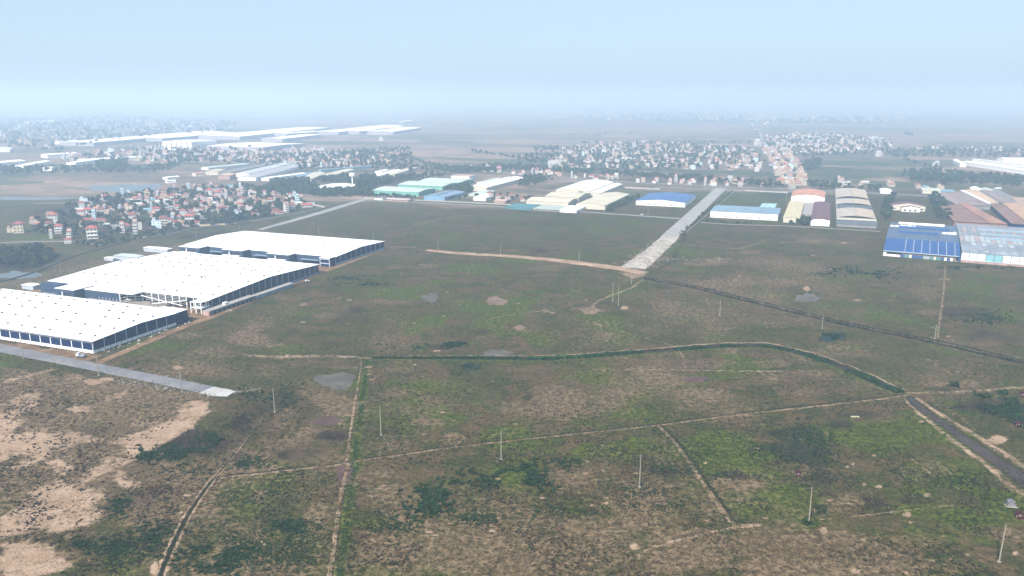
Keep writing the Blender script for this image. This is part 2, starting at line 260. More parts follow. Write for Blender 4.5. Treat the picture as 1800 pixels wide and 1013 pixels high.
# ------------------------------------------------------------------ what covers the ground, as read off the photograph
# (kind, x, y, half width, half height, strength): patches of the field
BLOBS = [
 ('green', 900, 540, 260, 76, .18), ('green', 960, 420, 260, 30, .14), ('green', 1450, 640, 260, 40, .14),
 ('dark', 240, 860, 70, 80, .5), ('dark', 330, 785, 100, 36, .55), ('dark', 440, 740, 60, 40, .45), ('dark', 190, 975, 60, 36, .5), ('dark', 300, 920, 50, 60, .35), ('dark', 480, 905, 60, 46, .3), ('dark', 40, 630, 80, 12, .5),
 ('dry', 960, 890, 330, 110, .34), ('dry', 1000, 700, 330, 56, .28), ('dry', 1500, 965, 330, 54, .34), ('dry', 720, 950, 110, 70, .32), ('dry', 100, 760, 220, 110, .34), ('dark', 120, 740, 190, 70, .22), ('dry', 1100, 830, 120, 60, .3), ('dry', 1500, 480, 330, 60, .2), ('dry', 1250, 560, 220, 40, .16), ('dry', 560, 730, 90, 60, .26), ('green', 860, 540, 230, 60, .22), ('dry', 820, 400, 200, 12, .16),
 # bare pale earth
 ('dry', 985, 700, 52, 34, .75), ('dry', 905, 716, 45, 16, .5), ('dry', 1085, 690, 50, 12, .5), ('dry', 1170, 668, 60, 12, .5), ('dry', 1255, 695, 40, 16, .5),
 ('dry', 1330, 668, 60, 14, .45), ('dry', 1240, 640, 60, 10, .45), ('dry', 800, 772, 26, 14, .6), ('dry', 700, 690, 40, 14, .4), ('dry', 770, 700, 45, 18, .25),
 ('dry', 580, 700, 45, 10, .5), ('dry', 560, 760, 55, 12, .45), ('dry', 610, 720, 30, 14, .5), ('dry', 480, 750, 50, 14, .4),
 ('dry', 430, 597, 45, 18, .62), ('dry', 370, 612, 60, 16, .42), ('dry', 455, 575, 30, 10, .4), ('dry', 330, 590, 40, 10, .45),
 ('dry', 1015, 855, 70, 30, .55), ('dry', 960, 800, 60, 20, .5), ('dry', 1060, 800, 60, 25, .4), ('dry', 1020, 930, 80, 35, .55), ('dry', 1100, 915, 60, 30, .5),
 ('dry', 700, 880, 70, 40, .38), ('dry', 680, 960, 60, 40, .5), ('dry', 790, 985, 80, 25, .45), ('dry', 900, 985, 80, 25, .42), ('dry', 960, 960, 30, 40, .5),
 ('dry', 830, 830, 60, 25, .45), ('dry', 1180, 985, 60, 26, .6), ('dry', 1200, 945, 90, 20, .55), ('dry', 1390, 985, 75, 28, .85), ('dry', 1480, 950, 120, 20, .62), ('dry', 1600, 955, 120, 22, .58),
 ('dry', 1700, 990, 90, 24, .5), ('dry', 1760, 940, 50, 16, .5), ('dry', 1500, 880, 60, 20, .45), ('dry', 1290, 850, 60, 14, .45), ('dry', 1250, 900, 40, 30, .3), ('dry', 1340, 1000, 60, 20, .7),
 ('dry', 1165, 455, 40, 4, .5), ('dry', 1260, 456, 26, 8, .72), ('dry', 1230, 463, 40, 5, .6), ('dry', 1430, 425, 60, 6, .45), ('dry', 1480, 428, 30, 5, .55), ('dry', 1375, 500, 45, 16, .38),
 ('dry', 1305, 495, 30, 14, .38), ('dry', 1250, 500, 50, 10, .3), ('dry', 1630, 500, 30, 40, .3), ('dry', 1720, 475, 60, 5, .3), ('dry', 1530, 530, 60, 6, .35), ('dry', 1470, 620, 70, 12, .25),
 ('dry', 700, 650, 40, 8, .3), ('dry', 1060, 590, 40, 8, .3), ('dry', 860, 595, 30, 8, .35), ('dry', 640, 480, 40, 5, .3), ('dry', 690, 470, 20, 4, .4),
 ('dry', 60, 660, 100, 14, .45), ('dry', 130, 690, 110, 22, .52), ('dry', 240, 690, 60, 16, .45), ('dry', 60, 730, 100, 30, .52), ('dry', 170, 740, 70, 20, .5), ('dry', 270, 720, 90, 22, .55),
 ('dry', 330, 700, 60, 14, .5), ('dry', 90, 800, 100, 40, .55), ('dry', 60, 880, 90, 45, .6), ('dry', 150, 880, 60, 40, .6), ('dry', 40, 960, 70, 40, .7), ('dry', 220, 830, 40, 40, .4),
 ('dry', 290, 840, 70, 30, .34), ('dry', 250, 900, 60, 40, .38), ('dry', 330, 870, 40, 20, .45), ('dry', 430, 800, 50, 14, .38), ('dry', 400, 820, 40, 12, .35), ('dry', 455, 870, 18, 14, .45), ('dry', 455, 950, 14, 30, .45),
 ('dry', 560, 910, 30, 30, .4), ('dry', 1690, 785, 26, 14, .45), ('dry', 1420, 690, 40, 10, .35), ('dry', 1360, 640, 40, 8, .35), ('dry', 1440, 655, 50, 8, .35),
 ('dry', 1750, 905, 20, 12, .3), ('dry', 1590, 900, 40, 10, .35), ('dry', 1650, 930, 60, 10, .35), ('dry', 1530, 870, 40, 14, .4),
 # greener grass
 ('green', 940, 560, 170, 36, .36), ('green', 830, 480, 120, 24, .32), ('green', 960, 590, 60, 16, .55), ('green', 700, 560, 140, 40, .22), ('green', 700, 520, 90, 30, .25), ('green', 870, 505, 80, 10, .3), ('green', 1040, 553, 60, 10, .5),
 ('green', 790, 462, 60, 8, .4), ('green', 1110, 600, 80, 14, .25), ('green', 1560, 760, 140, 50, .62), ('green', 1450, 740, 100, 26, .5), ('green', 1650, 830, 120, 46, .55), ('green', 1760, 860, 60, 34, .5), ('green', 1560, 850, 90, 30, .45),
 ('green', 1230, 790, 60, 26, .55), ('green', 1320, 800, 60, 22, .5), ('green', 1300, 880, 50, 30, .5), ('green', 1400, 870, 50, 24, .48), ('green', 1420, 920, 30, 12, .7), ('green', 1500, 900, 60, 14, .3),
 ('green', 1050, 795, 40, 12, .55), ('green', 1120, 780, 50, 14, .3), ('green', 1130, 885, 80, 16, .42), ('green', 1110, 860, 14, 6, .7), ('green', 1160, 940, 60, 16, .35), ('green', 1080, 975, 50, 24, .5), ('green', 1000, 980, 40, 24, .4),
 ('green', 430, 880, 80, 46, .5), ('green', 520, 960, 80, 46, .72), ('green', 400, 970, 90, 44, .62), ('green', 500, 850, 60, 26, .32), ('green', 520, 990, 40, 20, .6), ('green', 580, 830, 40, 26, .45), ('green', 440, 812, 40, 12, .6), ('green', 300, 790, 60, 30, .42),
 ('green', 270, 960, 80, 40, .48), ('green', 220, 985, 60, 30, .5), ('green', 160, 810, 60, 22, .42), ('green', 60, 840, 50, 24, .42), ('green', 110, 780, 60, 20, .25), ('green', 60, 870, 60, 12, .3),
 ('green', 592, 672, 66, 24, .5), ('green', 575, 742, 56, 16, .55), ('green', 1225, 666, 50, 14, .55), ('green', 770, 830, 60, 40, .25), ('green', 870, 770, 80, 20, .3), ('green', 760, 740, 80, 22, .28), ('green', 950, 735, 50, 16, .3), ('green', 1120, 730, 60, 14, .3),
 ('green', 1500, 635, 120, 20, .25), ('green', 1640, 660, 100, 18, .3), ('green', 1750, 560, 60, 20, .35), ('green', 1730, 500, 70, 24, .3), ('green', 1560, 480, 60, 16, .2), ('green', 1000, 400, 140, 16, .25), ('green', 870, 415, 90, 14, .25), ('green', 380, 640, 60, 22, .3), ('green', 290, 615, 80, 14, .3),
 ('green', 1700, 720, 60, 30, .4), ('green', 1700, 790, 40, 14, .3), ('green', 740, 855, 40, 30, .2), ('green', 725, 930, 40, 14, .35), ('green', 860, 880, 60, 12, .25), ('green', 960, 660, 50, 10, .25), ('green', 470, 620, 60, 20, .2),
 # dark scrubby growth
 ('dark', 500, 700, 60, 24, .42), ('dark', 540, 720, 30, 30, .3), ('dark', 420, 735, 60, 30, .42), ('dark', 300, 790, 90, 30, .42), ('dark', 250, 800, 40, 20, .4), ('dark', 200, 880, 16, 30, .5), ('dark', 140, 960, 40, 26, .5), ('dark', 220, 930, 60, 24, .35), ('dark', 300, 850, 60, 26, .3),
 ('dark', 740, 890, 50, 34, .16), ('dark', 900, 850, 70, 34, .2), ('dark', 1400, 785, 80, 40, .3), ('dark', 480, 900, 60, 44, .35), ('dark', 380, 960, 60, 40, .3), ('dark', 1740, 715, 60, 26, .4), ('dark', 1480, 480, 60, 12, .45), ('dark', 1560, 485, 40, 12, .5), ('dark', 1690, 470, 100, 6, .4),
 ('dark', 1740, 590, 60, 22, .16), ('dark', 1700, 548, 60, 10, .45), ('dark', 1100, 450, 40, 10, .35), ('dark', 1290, 420, 60, 10, .35), ('dark', 930, 440, 100, 8, .35), ('dark', 1020, 395, 140, 12, .3), ('dark', 1250, 590, 100, 20, .12), ('dark', 1400, 590, 100, 22, .12),
 ('dark', 800, 605, 24, 5, .6), ('dark', 760, 610, 40, 6, .5), ('dark', 590, 610, 80, 14, .3), ('dark', 600, 550, 80, 24, .32), ('dark', 520, 590, 60, 24, .25), ('dark', 640, 500, 60, 16, .3), ('dark', 600, 490, 40, 5, .5), ('dark', 640, 500, 60, 4, .5), ('dark', 1090, 680, 60, 8, .35), ('dark', 960, 660, 40, 6, .3),
 ('dark', 1180, 640, 50, 8, .14), ('dark', 1160, 930, 40, 12, .35), ('dark', 830, 960, 30, 12, .35), ('dark', 60, 625, 60, 10, .6), ('dark', 120, 660, 60, 14, .25), ('dark', 150, 720, 60, 24, .3), ('dark', 20, 790, 40, 20, .35), ('dark', 720, 400, 60, 10, .25), ('dark', 560, 400, 80, 14, .2),
 ('dark', 1640, 880, 40, 14, .25), ('dark', 690, 740, 40, 22, .32), ('dark', 650, 790, 30, 14, .2), ('dark', 530, 800, 60, 14, .3), ('dark', 1010, 930, 60, 12, .2),
 # small bare spots
 ('sand', 1115, 962, 13, 11, .85), ('sand', 1122, 978, 9, 12, .62), ('sand', 1160, 968, 60, 4, .3), ('sand', 313, 647, 15, 6, .7), ('sand', 165, 672, 18, 5, .72), ('sand', 188, 667, 14, 4, .8), ('sand', 129, 663, 18, 6, .5), ('sand', 1448, 931, 9, 7, .8), ('sand', 1420, 936, 5, 4, .6),
 ('sand', 1545, 856, 9, 6, .85), ('sand', 1520, 852, 8, 4, .75), ('sand', 1594, 904, 12, 6, .8), ('sand', 1601, 919, 8, 5, .7), ('sand', 1630, 870, 9, 5, .7), ('sand', 1500, 816, 5, 4, .8), ('sand', 1489, 821, 5, 3, .8), ('sand', 1565, 893, 5, 3, .7), ('sand', 1660, 889, 6, 3, .6), ('sand', 1536, 800, 7, 4, .6),
 ('sand', 1283, 835, 5, 4, .8), ('sand', 1290, 849, 5, 3, .7), ('sand', 1067, 875, 6, 3, .8), ('sand', 1066, 885, 6, 3, .8), ('sand', 1040, 889, 7, 3, .8), ('sand', 1068, 842, 7, 3, .7), ('sand', 1034, 811, 5, 3, .7), ('sand', 1111, 835, 6, 3, .6), ('sand', 1060, 828, 10, 4, .5), ('sand', 755, 935, 10, 3, .8),
 ('sand', 824, 919, 6, 2, .8), ('sand', 328, 871, 14, 4, .85), ('sand', 318, 901, 6, 3, .85), ('sand', 272, 1002, 10, 14, .85), ('sand', 157, 985, 4, 3, .8), ('sand', 460, 955, 10, 8, .5), ('sand', 285, 798, 8, 3, .6), ('sand', 1752, 773, 20, 9, .95), ('sand', 1690, 777, 12, 5, .7), ('sand', 1785, 973, 8, 6, .7),
 ('sand', 1642, 985, 12, 4, .6), ('sand', 1670, 983, 8, 3, .6), ('sand', 1505, 1003, 10, 4, .7), ('sand', 1542, 1005, 8, 4, .6), ('sand', 1594, 1007, 5, 4, .7), ('sand', 1700, 975, 12, 4, .5), ('sand', 1503, 733, 5, 2.5, .8), ('sand', 1571, 742, 3, 2, .7), ('sand', 1098, 541, 10, 4, .85), ('sand', 960, 547, 8, 4, .6), ('sand', 972, 550, 8, 2, .6),
 ('sand', 912, 533, 4, 2, .6), ('sand', 1030, 528, 5, 2, .6), ('sand', 595, 525, 8, 3, .6), ('sand', 614, 528, 8, 2.4, .65), ('sand', 535, 535, 12, 4, .55), ('sand', 705, 480, 8, 2, .5), ('sand', 740, 465, 7, 2, .5), ('sand', 665, 517, 6, 2, .5), ('sand', 650, 520, 6, 2, .5), ('sand', 533, 567, 7, 3, .6), ('sand', 612, 569, 6, 2, .5),
 ('sand', 780, 555, 5, 2, .6), ('sand', 665, 547, 6, 2, .5), ('sand', 800, 530, 6, 3, .4), ('sand', 730, 641, 4, 2, .7), ('sand', 778, 725, 6, 3, .8), ('sand', 797, 722, 4, 2, .6), ('sand', 627, 709, 5, 3, .8), ('sand', 640, 739, 5, 2, .7), ('sand', 502, 721, 5, 2, .7), ('sand', 487, 666, 5, 2, .5), ('sand', 808, 777, 4, 2, .7), ('sand', 768, 618, 9, 2.5, .6), ('sand', 706, 609, 5, 2, .5),
 ('sand', 648, 645, 10, 3, .75), ('sand', 648, 652, 8, 2, .7), ('sand', 648, 658, 8, 2, .7), ('sand', 648, 667, 14, 2, .6), ('sand', 640, 722, 12, 2, .6), ('sand', 1400, 652, 10, 3, .5), ('sand', 1455, 652, 8, 2, .8), ('sand', 1640, 605, 14, 2.4, .6), ('sand', 1630, 632, 9, 2, .7), ('sand', 1750, 648, 6, 2, .5), ('sand', 1667, 591, 9, 3, .6), ('sand', 1418, 507, 9, 6, .75), ('sand', 1400, 499, 9, 4, .5),
 ('sand', 1484, 427, 9, 2, .7), ('sand', 1435, 424, 14, 2, .6), ('sand', 1375, 427, 10, 2, .5), ('sand', 1461, 473, 7, 1.6, .7), ('sand', 1430, 449, 8, 1.6, .6), ('sand', 1505, 528, 12, 2, .7), ('sand', 1572, 520, 14, 2, .5), ('sand', 1660, 491, 14, 1.6, .7), ('sand', 1677, 537, 8, 2, .5), ('sand', 1300, 485, 6, 3, .6), ('sand', 1292, 492, 5, 2, .6), ('sand', 800, 553, 3, 2, .5),
 # far country: woods and crops, bare pink land
 ('green', 1430, 305, 160, 18, .9), ('green', 1560, 290, 140, 12, .6), ('green', 1700, 318, 140, 16, .7), ('dark', 1700, 312, 120, 14, .7), ('dark', 430, 300, 420, 22, .45), ('dark', 300, 370, 300, 42, .55), ('dark', 620, 320, 220, 22, .75), ('green', 820, 300, 160, 14, .4), ('dark', 1120, 290, 200, 34, .55), ('dark', 1440, 265, 140, 34, .5),
 ('dark', 1200, 312, 260, 14, .6), ('green', 1350, 350, 70, 10, .6), ('green', 960, 325, 60, 8, .5), ('dark', 1500, 340, 200, 22, .5), ('dark', 60, 300, 200, 14, .5), ('dark', 200, 225, 300, 22, .55), ('dark', 1180, 207, 220, 9, .55), ('dark', 1480, 210, 160, 8, .5), ('dark', 1680, 262, 130, 9, .6), ('dry', 130, 315, 120, 6, .95), ('dry', 340, 332, 70, 5, .6),
 ('dry', 840, 262, 110, 8, .5), ('dry', 1090, 228, 90, 5, .7), ('dry', 1220, 230, 60, 6, .8), ('dry', 900, 245, 60, 6, .5), ('dry', 1290, 232, 26, 7, .6), ('dry', 1500, 232, 140, 5, .3), ('dry', 1700, 238, 100, 8, .3), ('dark', 60, 455, 80, 20, .5), ('green', 80, 400, 60, 6, .6), ('dry', 50, 425, 60, 5, .3),
]
POLYS = [
 ('sand', .50, [(0, 690), (120, 690), (370, 706), (330, 758), (215, 830), (180, 920), (120, 960), (-20, 970), (-20, 690)]),
 ('sand', .74, [(0, 955), (50, 950), (105, 957), (118, 968), (138, 985), (135, 998), (100, 1010), (50, 1016), (-20, 1030)]),
 ('sand', .74, [(10, 900), (50, 877), (57, 857), (87, 847), (107, 837), (125, 847), (170, 855), (185, 867), (175, 885), (190, 900), (185, 912), (160, 927), (140, 932), (100, 940), (75, 935), (37, 940), (-10, 955), (-10, 915)]),
 ('sand', .78, [(187, 780), (212, 767), (250, 755), (287, 740), (320, 727), (360, 710), (375, 715), (355, 737), (320, 765), (287, 785), (250, 800), (240, 812), (220, 795)]),
 ('sand', .75, [(182, 807), (195, 800), (215, 805), (212, 820), (195, 822)]), ('sand', .72, [(185, 830), (215, 827), (232, 837), (240, 850), (235, 860), (215, 864), (197, 860), (195, 842)]),
 ('sand', .70, [(90, 805), (122, 795), (125, 815), (125, 835), (95, 842), (82, 830)]), ('sand', .56, [(55, 817), (85, 810), (82, 820), (65, 822)]), ('sand', .56, [(0, 840), (37, 830), (37, 838), (15, 855), (-8, 850)]),
 ('sand', .60, [(5, 668), (105, 643), (108, 650), (5, 678)]), ('sand', .55, [(55, 690), (185, 672), (185, 682), (60, 698)]), ('sand', .54, [(0, 715), (75, 722), (70, 735), (0, 735)]), ('sand', .34, [(-5, 870), (18, 868), (18, 885), (-5, 890)]),
 ('sand', .58, [(200, 690), (235, 684), (230, 700), (200, 705)]), ('sand', .55, [(330, 715), (372, 706), (372, 722), (340, 730)]), ('sand', .72, [(265, 770), (322, 752), (318, 764), (280, 784)]),
 ('clay', .80, [(45, 512), (105, 492), (140, 497), (230, 515), (300, 523), (385, 535), (405, 545), (376, 556), (335, 568), (322, 545), (230, 536), (140, 520), (100, 508), (60, 520)]),
 ('clay', .66, [(-10, 598), (60, 606), (165, 622), (185, 625), (160, 640), (100, 628), (-10, 612)]), ('clay', .68, [(455, 437), (560, 452), (600, 460), (600, 470), (560, 480), (545, 470), (480, 455), (440, 447)]), ('clay', .5, [(655, 436), (675, 437), (620, 462), (590, 470)]),
 ('dry', .55, [(470, 440), (130, 520), (60, 540), (-20, 560), (-20, 500), (200, 450), (280, 436), (470, 400)]), ('dry', .70, [(-20, 640), (380, 700), (300, 760), (150, 900), (-20, 960)]),
 ('sand', .62, [(1085, 480), (1130, 470), (1142, 484), (1110, 492)]), ('clay', .6, [(1740, 700), (1760, 690), (1765, 698), (1745, 706)]),
 ('green', .75, [(20, 415), (95, 410), (100, 424), (10, 424)]), ('green', .35, [(80, 440), (150, 430), (180, 445), (100, 470), (60, 462)]), ('dark', .8, [(0, 440), (80, 436), (105, 458), (50, 476), (-10, 486)]),
 ('green', .5, [(1280, 338), (1420, 338), (1410, 356), (1260, 362)]), ('clay', .5, [(1380, 345), (1450, 350), (1455, 395), (1375, 392)]), ('clay', .55, [(1060, 332), (1115, 336), (1110, 340), (1070, 340)]), ('clay', .45, [(880, 345), (930, 350), (935, 362), (820, 352)]),
]
_r = random.Random(404)
for _ in range(260):                                                # stray bare spots trodden all over the grazing land
    _y = 470 + 500 * _r.random() ** 1.3; _k = .5 + (_y - 470) / 420; BLOBS.append(('sand', _r.uniform(430, 1800), _y, _r.uniform(2, 6.5) * _k, _r.uniform(.7, 1.7) * _k, _r.uniform(.45, .8)))
for _ in range(120):
    _y = 440 + 480 * _r.random(); _k = .6 + (_y - 440) / 400; BLOBS.append((_r.choice(('dry', 'dry', 'green', 'dark')), _r.uniform(380, 1800), _y, _r.uniform(14, 50) * _k, _r.uniform(2.5, 8) * _k, _r.uniform(.25, .5)))
PATCH = {'sand': [], 'green': [], 'dark': [], 'dry': [], 'clay': []}
for k, x, y, rx, ry, s in BLOBS:
    c = g(x, y); a = g(x + rx, y) - c; b = (g(x, y - ry) - g(x, y + ry)) / 2
    PATCH[k].append((c, a, b, s))
def apply_patches(x, y):
    m = {k: np.zeros_like(x) for k in PATCH}
    w1 = fbm(x, y, 26, 11, 4) - .5; w2 = fbm(x, y, 9, 23, 3) - .5
    for k, L in PATCH.items():
        for c, a, b, s in L:
            det = a.x * b.y - a.y * b.x; rad = max(a.length, b.length) * 1.7
            sel = np.nonzero((np.abs(x - c.x) < rad) & (np.abs(y - c.y) < rad))[0]
            if not len(sel): continue
            dx = x[sel] - c.x; dy = y[sel] - c.y
            u = (dx * b.y - dy * b.x) / det; v = (a.x * dy - a.y * dx) / det
            d = np.hypot(u, v) + w1[sel] * .9 + w2[sel] * .5
            m[k][sel] = np.maximum(m[k][sel], s * sstep(1.2, .45, d))
    for k, s, P in POLYS:
        P = [g(*p) for p in P]; xs = np.array([p.x for p in P]); ys = np.array([p.y for p in P]); pad = 8 + .04 * np.ptp(xs)
        sel = np.nonzero((x > xs.min() - pad) & (x < xs.max() + pad) & (y > ys.min() - pad) & (y < ys.max() + pad))[0]
        if not len(sel): continue
        px_ = x[sel] + w2[sel] * 7 + w1[sel] * 5; py_ = y[sel] + w2[sel] * 9; ins = np.zeros(len(sel), bool); dm = np.full(len(sel), 1e9)
        for i in range(len(P)):
            x0, y0, x1, y1 = xs[i], ys[i], xs[i - 1], ys[i - 1]
            cr = ((y0 > py_) != (y1 > py_)) & (px_ < (x1 - x0) * (py_ - y0) / (y1 - y0 + 1e-9) + x0); ins ^= cr
            t = np.clip(((px_ - x0) * (x1 - x0) + (py_ - y0) * (y1 - y0)) / ((x1 - x0) ** 2 + (y1 - y0) ** 2 + 1e-9), 0, 1)
            dm = np.minimum(dm, np.hypot(px_ - x0 - t * (x1 - x0), py_ - y0 - t * (y1 - y0)))
        sd = np.where(ins, dm, -dm); m[k][sel] = np.maximum(m[k][sel], s * sstep(-5, 5, sd) * (1 if not (k == 'sand' and s < .6) else .30 + 1.35 * sstep(.36, .66, fbm(x[sel] * 1.6, y[sel], 44, 131, 4))))
    # the whole field is uneven: drifts of stalks, scrub and greener grass
    n1 = fbm(x, y, 95, 41, 4); n2 = fbm(x, y, 40, 57, 4); n3 = fbm(x, y, 130, 71, 4)
    r = np.hypot(x, y); near = sstep(760, 380, r)
    n4 = fbm(x, y, 30, 83, 4)
    m['dry'] = np.clip(m['dry'] + ((n1 - .5) * 1.5 + (n4 - .5) * 1.1) * (.55 + .45 * near) + .06, 0, 1)
    m['green'] = np.clip(m['green'] + (n2 - .5) * 1.9 + .04, 0, 1); m['dark'] = np.clip(m['dark'] + (n3 - .56) * 1.0 + (fbm(x, y, 34, 97, 3) - .5) * .9, 0, 1)
    m['farm'] = sstep(1250, 1500, y - .25 * np.maximum(0, x) + 40 * w1 * 2 + .15 * np.minimum(0, x + 200))
    return m
def cover(me, m):
    for k in ('sand', 'green', 'dark', 'dry', 'clay', 'farm'): fattr(me, 'm_' + k, m[k])
def build_ground():
    r = [.5, 60, 120, 180, 225]
    while r[-1] < 44000:
        d = r[-1]; r.append(d * (1.0034 if d < 720 else 1.0052 if d < 1700 else 1.010 if d < 6000 else 1.04))
    a = np.concatenate([np.linspace(-180, -44, 30)[:-1], np.linspace(-44, 44, 620), np.linspace(44, 180, 30)[1:]])
    r = np.array(r); A, Rr = np.meshgrid(np.radians(a), r); x = (Rr * np.sin(A)).ravel(); y = (Rr * np.cos(A)).ravel()
    z = terrain(x, y); nr, na = A.shape; idx = np.arange(nr * na).reshape(nr, na)
    f = np.stack([idx[:-1, :-1], idx[:-1, 1:], idx[1:, 1:], idx[1:, :-1]], -1).reshape(-1, 4)[:, ::-1]
    me = np_mesh('ground', np.stack([x, y, z], -1), f, GM, True); cover(me, apply_patches(x, y))
    ob('ground', me, kind='structure')
build_ground()

# ------------------------------------------------------------------ tracks, ditches, roads, ponds
def polyline(pts):
    P = [g(*p) for p in pts]; out = []
    for i in range(len(P) - 1):                                     # Catmull-Rom through the points
        p0 = P[max(0, i - 1)]; p1 = P[i]; p2 = P[i + 1]; p3 = P[min(len(P) - 1, i + 2)]
        n = max(2, int((p2 - p1).length / max(.7, p1.length * .0022)))
        for j in range(n):
            t = j / n; out.append(.5 * ((2 * p1) + (p2 - p0) * t + (2 * p0 - 5 * p1 + 4 * p2 - p3) * t * t + (3 * p1 - p0 - 3 * p2 + p3) * t ** 3))
    out.append(P[-1]); return np.array([(p.x, p.y) for p in out])
def ribbon(name, pts, half, prof, mat=None, off=0.0, rag=.35, lift=.07, wob=0.0, seed=0, over=None):
    """prof: (t across -1..1, height, sand, clay, dark, green) from the left edge to the right"""
    q = polyline(pts) if not isinstance(pts, np.ndarray) else pts
    d = np.gradient(q, axis=0); d /= np.linalg.norm(d, axis=1)[:, None] + 1e-9; nrm = np.stack([d[:, 1], -d[:, 0]], -1)
    L = np.concatenate([[0], np.cumsum(np.linalg.norm(np.diff(q, axis=0), axis=1))])
    hw = np.interp(np.linspace(0, 1, len(q)), np.linspace(0, 1, len(half)), half) if isinstance(half, (list, tuple)) else np.full(len(q), float(half))
    c = q + nrm * (off + wob * (fbm(L, L * 0, 14, seed + 5, 3) - .5)[:, None] * 2)
    V = []; att = {k: [] for k in ('sand', 'clay', 'dark', 'green')}
    for j, p in enumerate(prof):
        w = hw * (1 + rag * 2 * (fbm(L, L * 0 + 37 * j, max(2.0, hw.mean() * 1.6), seed + j, 3) - .5)) if abs(p[0]) > .3 else hw
        e = c + nrm * (p[0] * w)[:, None]; edge = j in (0, len(prof) - 1)
        z = terrain(e[:, 0], e[:, 1]) + (lift if not edge else (lift * .3 if mat else -.12)) + p[1] * (.8 + .4 * vnoise(L, L * 0 + j * 11, 3.0, seed))
        V.append(np.stack([e[:, 0], e[:, 1], z], -1))
        wear = .62 + .62 * fbm(L, L * 0 + j * 5.0, 9, seed + 60, 3) if name in ('dirt_track', 'footpath', 'ditch', 'canal_bank') else 1.0
        for k, u in zip(('sand', 'clay', 'dark', 'green'), p[2:] if len(p) > 2 else (0, 0, 0, 0)): att[k].append(np.full(len(q), u) * (wear if k == 'sand' else 1))
    V = np.stack(V, 1); n, k = V.shape[:2]; idx = np.arange(n * k).reshape(n, k)
    f = np.stack([idx[:-1, :-1], idx[:-1, 1:], idx[1:, 1:], idx[1:, :-1]], -1).reshape(-1, 4)[:, ::-1]
    me = np_mesh(name, V.reshape(-1, 3), f, mat or GM, True)
    if mat is None:
        x = V[..., 0].ravel(); y = V[..., 1].ravel(); m = apply_patches(x, y)
        for a_ in att:
            v = np.stack(att[a_], 1).ravel(); m[a_] = np.where(v >= 0, np.maximum(m[a_] * (.35 if v.max() > .2 else 1), v), m[a_])
        cover(me, m)
    return ob(name, me, kind='structure')
E_ = (0, 0, 0, 0)
PATH = [(-1.5, 0, *E_), (-1, .04, .25, .1, 0, 0), (-.55, .2, .62, .3, 0, 0), (0, .24, .48, .2, 0, .2), (.5, .2, .62, .3, 0, 0), (1, .04, .25, .1, 0, 0), (1.5, 0, *E_)]
DPATH = [(-1.5, 0, *E_), (-1, .05, .34, .2, 0, 0), (-.5, .22, .62, .3, 0, 0), (-.2, .2, .44, .2, 0, .2), (0.1, .16, .58, .3, 0, 0), (.4, 0, .1, 0, .5, .2), (.75, -.04, 0, 0, .85, .4), (1.0, .05, .15, .1, .5, .3), (1.5, 0, *E_)]
DITCH = [(-1.9, 0, *E_), (-1.35, .12, .72, .3, .1, 0), (-.8, .15, .74, .3, 0, 0), (-.45, .05, .1, 0, .7, .3), (0, -.03, 0, 0, .9, .5), (.45, .05, .1, 0, .7, .3), (.8, .15, .72, .3, 0, 0), (1.3, .1, .7, .3, .1, 0), (1.5, 0, *E_)]
GREENS = [(-1.5, 0, *E_), (-1, .04, 0, 0, .2, .6), (-.4, .02, 0, 0, .15, .95), (.4, .02, 0, 0, .15, .95), (1, .04, 0, 0, .2, .6), (1.5, 0, *E_)]
FAINT = [(-1.4, 0, *E_), (-.6, .03, .42, .2, 0, 0), (0, .05, .62, .2, 0, 0), (.6, .03, .42, .2, 0, 0), (1.4, 0, *E_)]
DIRT = [(-1.4, 0, *E_), (-1, .05, .3, .5, 0, 0), (-.7, .25, .8, .8, 0, 0), (0, .3, 1, .9, 0, 0), (.7, .25, .8, .8, 0, 0), (1, .05, .3, .5, 0, 0), (1.4, 0, *E_)]
canal = [(655, 630), (740, 630), (850, 630.5), (935, 631), (1000, 628.5), (1100, 621), (1200, 614), (1260, 609.5), (1310, 608), (1355, 610), (1400, 620), (1450, 635), (1500, 655), (1550, 678), (1583, 690)]
ribbon('green_canal', canal, [2.0, 4.4, 5.2, 4.6, 6.2, 6.2, 5.6], [(-1.6, 0, *E_), (-1.2, .3, .85, .3, 0, 0), (-.95, .08, .1, 0, .7, .4), (-.3, -.02, 0, 0, .9, .6), (.4, -.02, 0, 0, .6, .9), (1.0, .05, 0, 0, .2, .8), (1.6, 0, *E_)], seed=1)
ribbon('dirt_track', [(420, 622), (460, 626), (510, 626.5), (560, 626), (610, 627), (655, 630)], [1.5, 4, 6, 5, 4, 2], [(-1.4, 0, *E_), (-1, .05, .3, .2, 0, 0), (0, .06, .62, .2, 0, 0), (1, .05, .4, .2, 0, 0), (1.4, 0, *E_)], seed=2)
vd = [(646, 632), (643, 660), (639, 690), (633, 730), (628, 770), (624, 800), (626, 815), (619, 850), (611, 900), (604, 960), (596, 1016), (590, 1060)]
ribbon('green_ditch', vd, [1.8, 2.5, 2.7, 2.9, 2.5, 2.2, 2.0], GREENS, seed=3)
ribbon('dirt_track', vd, [.4, .8, 1.0, 1.1, 1.2, 1.4], PATH, off=4.0, seed=4, rag=.75, lift=.1)
d3 = [(368, 843), (410, 837), (450, 833), (530, 824), (600, 816), (630, 810), (720, 797), (800, 786), (900, 774), (1000, 764), (1150, 748), (1300, 728), (1450, 712), (1560, 699), (1592, 694)]
ribbon('dirt_track', d3, [1.2, 1.5, 1.5, 1.7, 1.9, 2.2, 2.4], DPATH[::-1] and [(-p[0], *p[1:]) for p in DPATH[::-1]], seed=5, rag=.5)
ribbon('dirt_track', [(1596, 692), (1640, 690), (1700, 688), (1750, 685), (1830, 679)], [2.2, 2.2, 2.4], PATH, seed=6)
